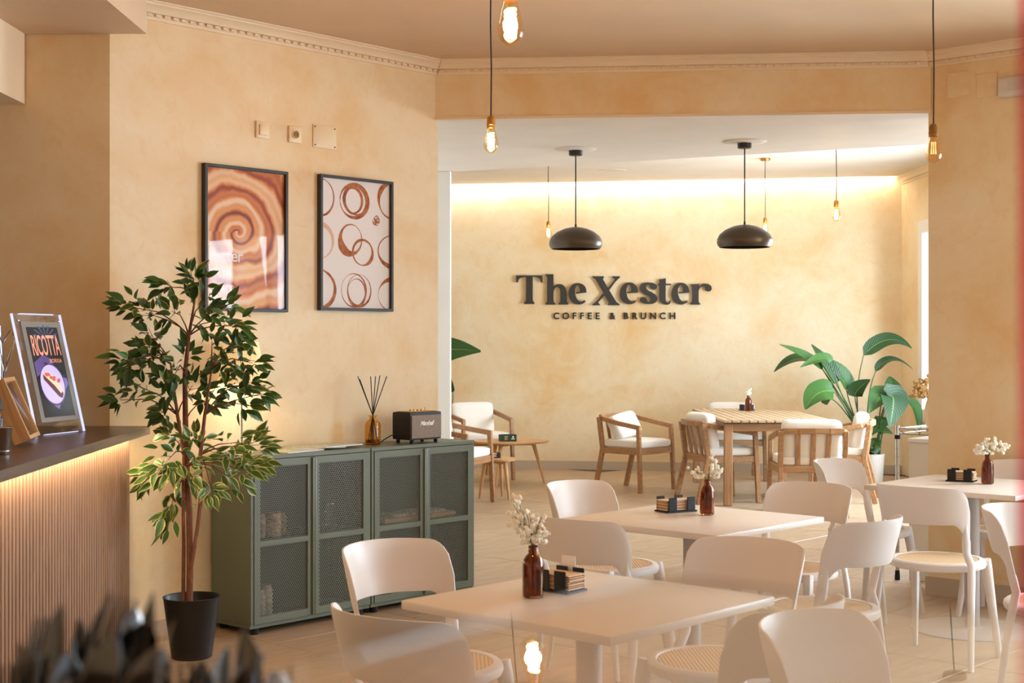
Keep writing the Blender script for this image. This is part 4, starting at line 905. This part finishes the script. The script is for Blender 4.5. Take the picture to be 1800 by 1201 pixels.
# ------------------------------------------------------------------ slatted table
tt = thing('slatted_table', 'long teak dining table with slatted top beneath the dome lamps', 'table', (2.357, 13.67, 0)); tw, tl, th = .98, 2.25, .762
n = 13; sw = tw/n; s_me = MB().box((0, 0, 0), (sw-.011, tl, .022), .002, 1).mesh('slat', 'grey_oak_y', 25)
for k in range(n): link('slat', s_me, tt, (-tw/2+sw*(k+.5), 0, th-.011))
MB().box((0, 0, th-.0255), (tw-.02, tl-.02, .006)).obj('gap_shade_board', 'groove', tt, 25)  # added dark sheet, paints the shade seen in the gaps between slats
for s in (-1, 1):
    MB().box((0, s*(tl/2-.09), th-.062), (tw-.10, .030, .080), .002, 1).obj('apron', 'teak_x', tt, 25); MB().box((s*(tw/2-.06), 0, th-.062), (.030, tl-.20, .080), .002, 1).obj('apron', 'teak_y', tt, 25)
    for q in (-1, 1): MB().beam((s*(tw/2-.045), q*(tl/2-.06), 0), (s*(tw/2-.055), q*(tl/2-.085), th-.022), .075, .055, (0, 1, 0), .006).obj('leg', 'teak_z', tt, 25)
bz = th+.0006; b4 = px(1315, 725, 14.2); b4 = Vector((2.36, 14.2, bz)); bottle('small amber bottle vase on the slatted teak table', b4, 1.1)
bouquet('small bunch of white flowers on the slatted teak table', b4, 1.2, [(-.012, 0, .03), (.01, 0, .05), (.0, .0, .07), (.02, 0, .08), (-.01, 0, .055)], 31, 6, .010)
caddy('black napkin caddy behind the bottle on the slatted table', Vector((2.365, 14.34, bz)), 0, .95, nap=False)
# ------------------------------------------------------------------ coffee tables
def low_table(lab, c, rx, ry, h, rz, n=3, th=.022):
    t = thing('coffee_table', lab, 'coffee table', c, rz); m = MB(); k = 48; top = []
    for i in range(k):
        a = 2*math.pi*i/k; q = 1+.045*math.cos(3*a); top.append((rx*q*math.cos(a), ry*q*math.sin(a)))
    m.prism([(x*.96, y*.96) for x, y in top], h-th, h-th*.55); m.prism(top, h-th*.55, h); m.obj('tabletop', 'oak_x', t, 50)
    for i in range(n):
        a = 2*math.pi*i/n; x, y = rx*.62*math.cos(a), ry*.62*math.sin(a); X, Yy = rx*.93*math.cos(a), ry*.93*math.sin(a)
        MB().tube([(X, Yy, 0), ((x+X)/2, (y+Yy)/2, h*.5), (x, y, h-th)], [.011, .017, .021], 12).obj('leg', 'oak_z', t, 50)
        MB().beam((0, 0, h-th-.014), (x*1.05, y*1.05, h-th-.014), .05, .027).obj('support', 'oak_x', t, 25)
low_table('large rounded oak coffee table carrying a green box in the lounge', (-.02, 14.55, 0), .385, .33, .445, R(8))
low_table('small rounded oak side table in front of the coffee table', (-.14, 13.22, 0), .19, .17, .375, R(-50))
t = thing('green_caddy', 'dark green napkin box with white emblem on the coffee table', 'napkin holder', (-.045, 14.46, .4456), R(12))
MB().box((0, 0, .003), (.165, .11, .006)).obj('base', 'green_box', t, 25); MB().box((.04, -.053, .035), (.085, .006, .065), .001, 1).obj('front_panel', 'green_box', t, 25); MB().box((-.062, -.053, .030), (.04, .006, .055), .001, 1).obj('front_panel', 'green_box', t, 25)
for s in (-1, 1): MB().box((s*.08, 0, .035), (.006, .105, .065), .001, 1).obj('side_panel', 'green_box', t, 25)
MB().box((0, .053, .035), (.155, .006, .065), .001, 1).obj('rear_panel', 'green_box', t, 25)
for k in range(3): MB().rbox((-.015, 0, .016+.014*k), (.12, .085, .012), .004, 3).obj('napkin', 'napkin_tan', t)
MB().lathe([(.009, 0), (.009, .001)], 14, mat=Matrix.Translation((.045, -.0565, .045)) @ Matrix.Rotation(R(90), 4, 'X')).obj('emblem', 'paper_white', t); MB().box((.045, -.0566, .026), (.035, .001, .007)).obj('emblem_line', 'paper_white', t, 25)
caddy('black napkin caddy on the small side table', Vector((-.17, 13.22, .3756)), R(20), .8, lab2='tan napkins in the caddy on the small side table')

# ================================================================== ficus tree
FY = 6.55; fc = px(337, 1100, FY); fx, fy = fc.x, FY
t = thing('potted_ficus', 'tall artificial ficus tree in a black pot between bar and cabinet', 'potted plant', (fx, fy, 0)); F = t
MB().lathe([(.002, .004), (.085, .0), (.092, .004), (.128, .272), (.131, .280), (.128, .281), (.122, .272), (.088, .012), (.002, .012)], 48, caps=False).obj('pot', 'pot_black', t, 50)
MB().lathe([(.002, .236), (.06, .240), (.112, .236), (.112, .225)], 32).obj('soil', 'soil', t, 50)
def L(x, y, dy=0): p = px(x, y, FY+dy); return Vector((p.x-fx, p.y-fy, p.z))
def trunk(pts, rad, name='trunk'):
    m = MB(); m.tube(pts, rad, 10); m.obj(name, 'bark', t, 60); return pts
tr = [L(333, 1062), L(334, 1000), L(333, 900, .01), L(328, 820, .0), L(326, 740, 0), L(325, 660, .01), L(332, 590, 0), L(344, 520, .01)]
trunk(tr, [.016, .0155, .0155, .014, .013, .011, .008, .004])
tl_ = [L(322, 1060), L(323, 960), L(322, 880, -.01), L(323, 800, -.02), L(312, 730, -.03), L(300, 640, -.03)]
trunk(tl_, [.009, .0085, .008, .008, .008, .004])
trr = [L(336, 1000, -.01), L(347, 930, -.01), L(353, 880, -.02), L(352, 800, -.03), L(360, 730, -.03), L(372, 650, -.02)]
trunk(trr, [.009, .009, .010, .009, .008, .004])
spots = [(545, 150, 70), (390, 230, 60), (165, 350, 80), (270, 390, 60), (430, 380, 90), (620, 330, 100), (700, 440, 100), (840, 470, 85), (300, 540, 80), (260, 600, 60), (130, 700, 80), (250, 680, 70), (330, 660, 80), (530, 650, 60),
         (740, 640, 80), (850, 570, 60), (930, 700, 60), (450, 770, 90), (230, 850, 90), (110, 930, 50), (400, 860, 90), (560, 840, 90), (720, 820, 100), (900, 830, 90), (660, 930, 70), (880, 960, 60), (370, 1010, 45), (990, 890, 40), (600, 200, 60), (780, 350, 60), (680, 560, 60), (800, 720, 70)]
spots = [(180+x/3.53, 440+y/3.53, r/3.53, 0) for x, y, r in spots]
low = [(320, 75, 50), (620, 100, 90), (700, 175, 75), (720, 110, 50), (300, 180, 80), (200, 275, 55), (450, 200, 90), (600, 270, 80), (380, 270, 80), (340, 370, 60), (300, 450, 50), (500, 320, 45), (560, 160, 70), (250, 230, 50), (660, 230, 60), (430, 90, 50)]
spots += [(180+x/2.606, 740+y/2.606, r/2.606, 1) for x, y, r in low]
def leaf_mesh(length, width, mat, fold=.18, bend=.12, name='leaf', nseg=6):
    m = MB(); uv = []; vv = []; ff = []
    for i in range(nseg+1):
        s = i/nseg; w = width/2*max(.02, math.sin(math.pi*min(1, s**.85))*(1-.25*s)); z = -bend*length*s*s
        for k, a in enumerate((-1, -.5, 0, .5, 1)): vv.append((a*w, s*length, z+abs(a)*w*fold*2)); uv.append((.5+a*.5, s))
    for i in range(nseg):
        for k in range(4): ff.append((i*5+k, i*5+k+1, i*5+k+6, i*5+k+5))
    m.add(vv, ff); m.uv = uv; return m
lm_d = [leaf_mesh(.058+.006*k, .028+.003*k, 'ficus_dark', .15+.05*k, .08+.1*k).mesh('leaf', 'ficus_dark', 60) for k in range(3)]
lm_p = [leaf_mesh(.058+.006*k, .029+.003*k, 'ficus_pale', .15+.05*k, .08+.1*k).mesh('leaf', 'ficus_pale', 60) for k in range(3)]
rr = random.Random(11); trunks = tr[3:]+tl_[3:]+trr[3:]; nleaf = 0; extra = {0: MB(), 1: MB()}; extra[0].uv = []; extra[1].uv = []
mats_leaf = []
for (x, y, r, lowf) in spots:
    dy = rr.uniform(-.22, .16); c = L(x, y, dy); rad = r/2500*FY
    cand = [p for p in trunks if p.z < c.z+.02] or trunks
    a = min(cand, key=lambda p: (p-c).length+.35*abs(p.z-c.z+.10)); mid = (a+c)/2+Vector((0, 0, .015+.03*rr.random()))
    m = MB(); m.tube([a, a*.6+mid*.4+Vector((0, 0, .01)), mid, c], [.004, .0032, .0026, .0012], 6)
    out = (c-a).normalized() if (c-a).length > .02 else Vector((0, -.3, 1))
    for k in range(2):
        e = c+Vector((rr.gauss(0, rad*.5), rr.gauss(0, rad*.5), rr.gauss(0, rad*.4))); m.tube([mid*.4+c*.6, e], [.0018, .0009], 5)
    m.obj('branch', 'twig', t, 60)
    for k in range(17 if r > 18 else 13):
        d = Vector((rr.gauss(0, 1), rr.gauss(0, 1), rr.gauss(0, .8))); d = d.normalized()*rad*(.25+.75*rr.random()**.6); p = c+d*Vector((1, 1.0, 1)).x
        dirv = (out*1.0+d.normalized()*.9+Vector((rr.gauss(0, .3), rr.gauss(0, .3), -.28+rr.gauss(0, .35)))).normalized()
        nz_ = Vector((rr.gauss(0, .5), -.8+rr.gauss(0, .45), .75+rr.gauss(0, .3))); nz_ = (nz_-dirv*nz_.dot(dirv)).normalized(); xx = dirv.cross(nz_)
        s = .95+.45*rr.random(); M = Matrix(((xx.x*s, dirv.x*s, nz_.x*s, p.x), (xx.y*s, dirv.y*s, nz_.y*s, p.y), (xx.z*s, dirv.z*s, nz_.z*s, p.z), (0, 0, 0, 1)))
        me = rr.choice(lm_p if (lowf or rr.random() < .12) else lm_d)
        mats_leaf.append((c.y, p, M, me, lowf))
mats_leaf.sort(key=lambda q: q[1].y+.15*rr.random())
for i, (_, p, M, me, lowf) in enumerate(mats_leaf):
    if i < 300:
        o = link('leaf', me, t); o.matrix_local = M
    else:
        ex = extra[1 if me in lm_p else 0]; ex.add([tuple(v.co) for v in me.vertices], [tuple(q.vertices) for q in me.polygons], M); ul = me.uv_layers[0].data; tmp = {}
        for l in me.loops: tmp[l.vertex_index] = tuple(ul[l.index].uv)
        ex.uv += [tmp[k] for k in range(len(me.vertices))]
for k, mname in ((0, 'ficus_dark'), (1, 'ficus_pale')):
    if extra[k].v: o = extra[k].obj('rear_foliage', mname, t, 60); o['kind'] = 'stuff'

# ================================================================== tall strelitzia plants
def blade(t, base, knee, start, tip, width, sag=.0, roll=(0, -1, .3), fold=.25, nseg=14, stalk=.009, curl=0, ctrl=None):
    """stalk base->knee->start, blade start->tip (all relative to the pot)"""
    base, knee, start, tip = map(Vector, (base, knee, start, tip))
    st = [base+(knee-base)*k/5 for k in range(5)]; cur = []
    for k in range(9):
        s = k/8; cur.append(base*(1-s)**2+knee*2*s*(1-s)+start*s*s)
    m = MB(); m.tube(cur, [stalk*(1-.45*k/8) for k in range(9)], 8); m.obj('stalk', 'stalk', t, 60)
    d = tip-start; n0 = Vector(roll); vv = []; uv = []; ff = []
    dprev = (start-knee).normalized()
    c1 = Vector(ctrl) if ctrl else start+dprev*d.length*.33; pts = []
    for i in range(nseg+1):
        s = i/nseg; pts.append(start*(1-s)**2+c1*2*s*(1-s)+tip*s*s+Vector((0, 0, -sag*s*s)))
    for i in range(nseg+1):
        s = i/nseg; tg = (pts[min(i+1, nseg)]-pts[max(i-1, 0)]).normalized(); nn = (n0-tg*n0.dot(tg)).normalized(); xx = tg.cross(nn)
        w = width/2*max(.03, math.sqrt(max(0, 1-(1-min(1, s/.25))**2))*(1-.92*max(0, (s-.45)/.55)**1.7))
        for a in (-1, -.66, -.33, 0, .33, .66, 1):
            p = pts[i]+xx*(a*w)+nn*(abs(a)*w*fold*1.6 - curl*abs(a)**2*w); vv.append(tuple(p)); uv.append((.5+a*.5, s))
    for i in range(nseg):
        for k in range(6): ff.append((i*7+k, i*7+k+1, i*7+k+8, i*7+k+7))
    m = MB(); m.add(vv, ff); m.uv = uv; m.obj('leaf', 'strelitzia_leaf', t, 80)
SY = 14.45; s0 = px(1535, 800, SY); sx_, sy_ = s0.x, SY
t = thing('strelitzia_plant', 'tall strelitzia plant in a white pot in the back right corner', 'potted plant', (sx_, sy_, 0))
MB().lathe([(.002, .002), (.085, 0), (.092, .006), (.112, .310), (.114, .318), (.108, .318), (.104, .29), (.08, .02), (.002, .02)], 40, caps=False).obj('pot', 'pot_white', t, 50)
MB().lathe([(.002, .292), (.104, .290), (.104, .28)], 28).obj('soil', 'soil_red', t, 50)
def SL(x, y, dy=0): p = px(x, y, SY+dy); return (p.x-sx_, p.y-sy_, p.z)
bs = lambda k: (-.03+.012*k, .02*((k*7) % 3-1), .29)
Z = lambda x, y, dy=0: SL(1350+x/5.004, 580+y/5.004, dy)
blade(t, bs(0), Z(700, 760), Z(840, 225), Z(1265, 165, .1), .17, 0, (.15, -.75, .65), .15, ctrl=Z(1060, -20, .05))
blade(t, bs(1), Z(830, 640), Z(945, 370), Z(1275, 350, .15), .10, 0, (.1, -.5, .85), .2, ctrl=Z(1060, 165, .05))
blade(t, bs(2), Z(700, 640, -.05), Z(600, 480, -.05), Z(380, 130, .05), .20, 0, (.55, -.8, .35), .35)
blade(t, bs(0), Z(720, 700, .05), Z(690, 530, .05), Z(480, 240, .1), .22, 0, (.6, -.75, .3), .3)
blade(t, bs(3), Z(640, 560, -.1), Z(480, 350, -.1), Z(100, 130, -.1), .12, 0, (.3, -.7, .65), .25, ctrl=Z(360, 230, -.1))
blade(t, bs(1), Z(620, 560, .1), Z(450, 300, .05), Z(55, 370, .05), .14, .0, (.0, -.6, .8), .2, ctrl=Z(240, 180, .05))
blade(t, bs(2), Z(640, 600, -.15), Z(545, 290, -.15), Z(285, 330, -.2), .13, .0, (.1, -.7, .7), .25)
blade(t, bs(4), Z(650, 620, -.2), Z(580, 545, -.2), Z(330, 700, -.3), .27, .0, (-.45, -.75, .45), .12, ctrl=Z(420, 500, -.25))
blade(t, bs(3), Z(640, 620, -.1), Z(555, 610, -.05), Z(470, 620, .0), .16, .02, (0, -.8, .6), .2)
blade(t, bs(0), Z(770, 700), Z(765, 590), Z(900, 440, -.1), .17, 0, (-.35, -.85, .3), .2)
blade(t, (.06, -.02, .29), Z(960, 800, -.1), Z(1070, 600, -.1), Z(1070, 410, .05), .22, 0, (.25, -.95, .1), .25)
blade(t, (.06, .0, .29), Z(960, 760, -.2), Z(1010, 590, -.2), Z(890, 730, -.35), .24, .0, (-.4, -.85, .35), .15)
blade(t, (.05, -.03, .29), Z(950, 740, -.3), Z(1070, 600, -.3), Z(1070, 860, -.5), .30, .0, (.2, -.9, .4), .12)
blade(t, (.06, .02, .29), Z(960, 860, -.1), Z(1000, 810, -.1), Z(880, 930, -.25), .16, .02, (-.2, -.85, .45), .15)
blade(t, (.06, -.03, .29), Z(945, 960, -.1), Z(970, 910, -.1), Z(1095, 900, -.15), .14, .02, (.1, -.6, .8), .2)
blade(t, (.05, -.05, .29), Z(935, 1050, -.1), Z(930, 1030, -.1), Z(990, 1040, -.2), .16, 0, (0, -.95, .3), .1, stalk=.005)
blade(t, (.07, .03, .29), Z(1000, 690, .1), Z(1230, 640, .1), Z(1330, 930, .0), .13, 0, (.35, -.75, .5), .15)
blade(t, (-.04, -.03, .29), Z(850, 1050), Z(850, 1080), Z(855, 900), .10, 0, (0, -1, 0), .2, stalk=.004)
t = thing('strelitzia_plant', 'strelitzia plant half hidden behind the pale daylit pier in the lounge corner', 'potted plant', (-.95, 15.75, 0)); SY = 15.75; sx_, sy_ = -.95, 15.75
MB().lathe([(.002, .002), (.13, 0), (.14, .006), (.165, .33), (.167, .34), (.160, .34), (.15, .31), (.12, .02), (.002, .02)], 40, caps=False).obj('pot', 'pot_white', t, 50); MB().lathe([(.002, .31), (.15, .308), (.15, .29)], 28).obj('soil', 'soil', t, 50)
blade(t, (.03, 0, .31), SL(775, 690), SL(768, 632), SL(845, 618), .30, 0, (0, -.9, .35), .10)
blade(t, (.06, 0, .31), SL(800, 730), SL(796, 690), SL(786, 655), .06, 0, (-.3, -.9, .2), .3)
blade(t, (-.05, 0, .31), SL(700, 690), SL(690, 600), SL(610, 560), .30, 0, (0, -.7, .7), .15); blade(t, (-.02, .05, .31), SL(740, 680), SL(735, 590), SL(720, 480), .28, 0, (0, -.9, .2), .15)

# ================================================================== chrome rack, low chest and dried flowers
RX = Vector((2.352, 8.68, 0)); t = thing('wire_rack', 'chrome wire shelf rack standing behind the right wall corner', 'rack', (RX.x, RX.y, 0), math.atan2(V.y, V.x))
rw, rd = .62, .45
for x in (0, rw):
    for y in (0, rd):
        m = MB(); m.tube([(x, y, .02), (x, y, .945)], .0125, 14); m.obj('post', 'chrome', t, 50)
        MB().lathe([(.016, 0), (.016, .022), (.013, .06)], 12, (x, y, 0)).obj('foot', 'black_rubber', t)
        for k in range(16): MB().lathe([(.0135, 0), (.0138, .002), (.0135, .004)], 14, (x, y, .10+.05*k), caps=False).obj('groove_ring', 'steel', t) if x == 0 and y == 0 else None
        MB().lathe([(.017, .86), (.0165, .885)], 14, (x, y, 0)).obj('sleeve', 'black_rubber', t)
for z in (.925,):
    m = MB()
    for zz in (z, z-.032):
        m.tube([(0, 0, zz), (rw, 0, zz)], .0042, 6); m.tube([(0, rd, zz), (rw, rd, zz)], .0042, 6); m.tube([(0, 0, zz), (0, rd, zz)], .0042, 6); m.tube([(rw, 0, zz), (rw, rd, zz)], .0042, 6)
    for k in range(1, 12): m.tube([(rw*k/12, 0, z+.004), (rw*k/12, rd, z+.004)], .0026, 5)
    for k in range(0, 7): m.tube([(rw*k/6, 0, z), (rw*min(k+.5, 6)/6, 0, z-.032)], .0026, 5)
    m.obj('wire_shelf', 'chrome', t, 50)
cx = RX+U*.03+V*.035
t = thing('low_chest', 'cream low chest standing inside the chrome rack', 'chest', (cx.x, cx.y, 0), math.atan2(V.y, V.x))
MB().box((.27, .19, .42), (.50, .36, .84), .004, 1).obj('chest_body', 'daylit_or_cream', t, 25); MB().box((.27, .19, .853), (.51, .37, .025), .003, 1).obj('chest_top', 'window_white', t, 25)
vz = RX+V*.14+U*.17; t = thing('ceramic_vase', 'cream vase standing on the chrome rack', 'vase', (vz.x, vz.y, .932)); MB().lathe([(.03, 0), (.045, .03), (.05, .08), (.035, .14), (.025, .17), (.03, .18), (.022, .178), (.03, .14), (.04, .08), (.03, .01)], 24, caps=False).obj('vase_body', 'ivory_plate', t, 50)
dry = []
for k in range(2):
    rq = random.Random(50+k); m = MB(); bm = bmesh.new(); bmesh.ops.create_icosphere(bm, subdivisions=2, radius=.012)
    for v in bm.verts: v.co *= .6+.7*rq.random(); 
    bm.verts.index_update(); m.add([tuple(v.co) for v in bm.verts], [tuple(v.index for v in f.verts) for f in bm.faces]); bm.free(); dry.append(m.mesh('blossom', 'dried_tan', 0))
bouquet('dried beige flower sprays beside the right wall edge', Vector((vz.x, vz.y, .932)), 1.0, [(-.10, .0, .10), (-.12, 0, .04), (-.07, 0, .12), (-.05, .02, .10), (-.03, 0, .12), (-.09, 0, .07), (-.05, 0, .0), (-.04, 0, .05), (.02, 0, .10), (.05, 0, .06)], 77, 6, .016, 'twig', dry, .178)

# ================================================================== foreground: glass topped display, cutlery, pink panel
GZ = 1.380; gc = Vector((.043, .429, 0))
t = thing('display_counter', 'display counter with a clear glass top in the near foreground', 'counter', (0, 0, 0))
def gp(a, b): c = gc-U*a+V*b; return v2(c)
m = MB(); m.prism([gp(0, 0), gp(0, .40), gp(.50, .40), gp(.50, .26), gp(.14, .0)], GZ-.003, GZ); m.v = [(x, y, z+.0238*(y-gc.y)+.036*(x-gc.x)) for x, y, z in m.v]; m.obj('glass_top', 'sheet_glass', t, 0)
m = MB(); m.prism([gp(.40, .28), gp(.40, .40), gp(.50, .40), gp(.50, .28)], 0, GZ-.035); m.obj('body', 'table_white', t, 20)
m = MB(); m.prism([(-.95, .45), (-.14, .45), (-.14, 1.02), (-.95, 1.02)], 0, 1.04); o = m.obj('service_ledge', 'counter_top', None, 20); tag(o, 'dark service ledge carrying the cutlery pots below the frame', 'ledge')
def cut_fork():
    m = MB(); m.tube([(0, 0, 0), (0, 0, .06), (0, 0, .12)], [.007, .005, .003], 8, flat=.35); m.tube([(0, 0, .12), (0, .002, .135), (0, .003, .15)], [.004, .010, .0125], 10, flat=.22, up=(1, 0, 0))
    for k in range(4): m.tube([(-.009+.006*k, .003, .148), (-.009+.006*k, .002, .175), (-.008+.0055*k, -.001, .195)], [.0022, .002, .001], 6)
    return m.mesh('cutlery_body', 'dark_steel', 60)
def cut_knife():
    m = MB(); m.tube([(0, 0, 0), (0, 0, .05), (0, 0, .10)], [.008, .007, .006], 8, flat=.5, up=(1, 0, 0)); m.tube([(0, 0, .10), (.002, 0, .12), (.002, 0, .17), (0, 0, .20), (-.004, 0, .215)], [.006, .0105, .0105, .007, .001], 8, flat=.10, up=(1, 0, 0)); return m.mesh('cutlery_body', 'dark_steel', 60)
def cut_spoon():
    m = MB(); m.tube([(0, 0, 0), (0, 0, .07), (0, 0, .13)], [.007, .004, .003], 8, flat=.4, up=(1, 0, 0)); m.tube([(0, 0, .128), (0, .003, .145), (0, .005, .165), (0, .003, .185), (0, 0, .195)], [.004, .011, .0145, .010, .003], 12, flat=.18, up=(1, 0, 0)); return m.mesh('cutlery_body', 'dark_steel', 60)
kinds = {'fork': cut_fork(), 'knife': cut_knife(), 'spoon': cut_spoon()}
pots = [(-.280, .83), (-.168, .80)]
for i, (x, y) in enumerate(pots):
    o = MB().lathe([(.045, 0), (.046, .003), (.05, .105), (.051, .107), (.048, .106), (.044, .006), (.002, .005)], 32, caps=False).obj('cutlery_pot', 'steel', None, 50, (x, y, 1.0405)); tag(o, 'steel cutlery pot in the near foreground, %s' % ('left one' if i == 0 else 'right one'), 'pot')
# tip pixel targets (x, y), depth, kind
tips = [(45, 1130, .84, 'knife'), (75, 1085, .86, 'fork'), (100, 1060, .82, 'knife'), (120, 1150, .78, 'spoon'), (90, 1175, .80, 'spoon'), (150, 1090, .86, 'knife'), (195, 1050, .84, 'spoon'), (215, 1048, .80, 'fork'), (235, 1070, .86, 'spoon'), (275, 1045, .83, 'knife'), (258, 1095, .79, 'spoon'), (308, 1085, .85, 'knife'), (200, 1120, .78, 'spoon'), (170, 1110, .88, 'fork'), (245, 1130, .90, 'knife'), (28, 1165, .82, 'fork'), (140, 1130, .90, 'fork'), (280, 1140, .76, 'spoon')]
tips2 = [(440, 1105, .82, 'knife'), (400, 1140, .84, 'spoon'), (355, 1165, .80, 'spoon'), (485, 1180, .78, 'spoon'), (515, 1172, .80, 'knife'), (325, 1160, .78, 'fork'), (455, 1150, .86, 'fork'), (420, 1170, .77, 'knife')]
for grp, (pxx, pyy) in zip((tips, tips2), pots):
    for k, (x, y, d, kind) in enumerate(grp):
        tip = px(x, y, d); ln = {'fork': .195, 'knife': .215, 'spoon': .195}[kind]
        base = Vector((pxx+.2*(tip.x-pxx)+random.uniform(-.01, .01), pyy+.2*(tip.y-pyy), tip.z-ln*.96)); dv = (tip-base).normalized(); xx = Vector((math.cos(k*1.3), math.sin(k*1.3)*.8, 0)); xx = (xx-dv*xx.dot(dv)).normalized(); yy = dv.cross(xx)
        o = thing(kind, 'blurred steel %s upright among the near cutlery, %s pot' % (kind, 'left' if grp is tips else 'right'), kind, group='%s in the %s cutlery pot' % ({'fork': 'forks', 'knife': 'knives', 'spoon': 'spoons'}[kind], 'left' if grp is tips else 'right'))
        p0 = tip-dv*ln; o.matrix_world = Matrix(((xx.x, yy.x, dv.x, p0.x), (xx.y, yy.y, dv.y, p0.y), (xx.z, yy.z, dv.z, p0.z), (0, 0, 0, 1))); link('cutlery_body', kinds[kind], o)
o = MB().box((0, 0, 1.1), (.05, .008, 2.2), .002, 1).obj('pink_panel', 'pink_acrylic', None, 20, (.2142+.025*V.x, .60+.025*V.y, .0005), math.atan2(V.y, V.x)); tag(o, 'tall narrow pink see-through acrylic strip at the right edge of the picture', 'panel')
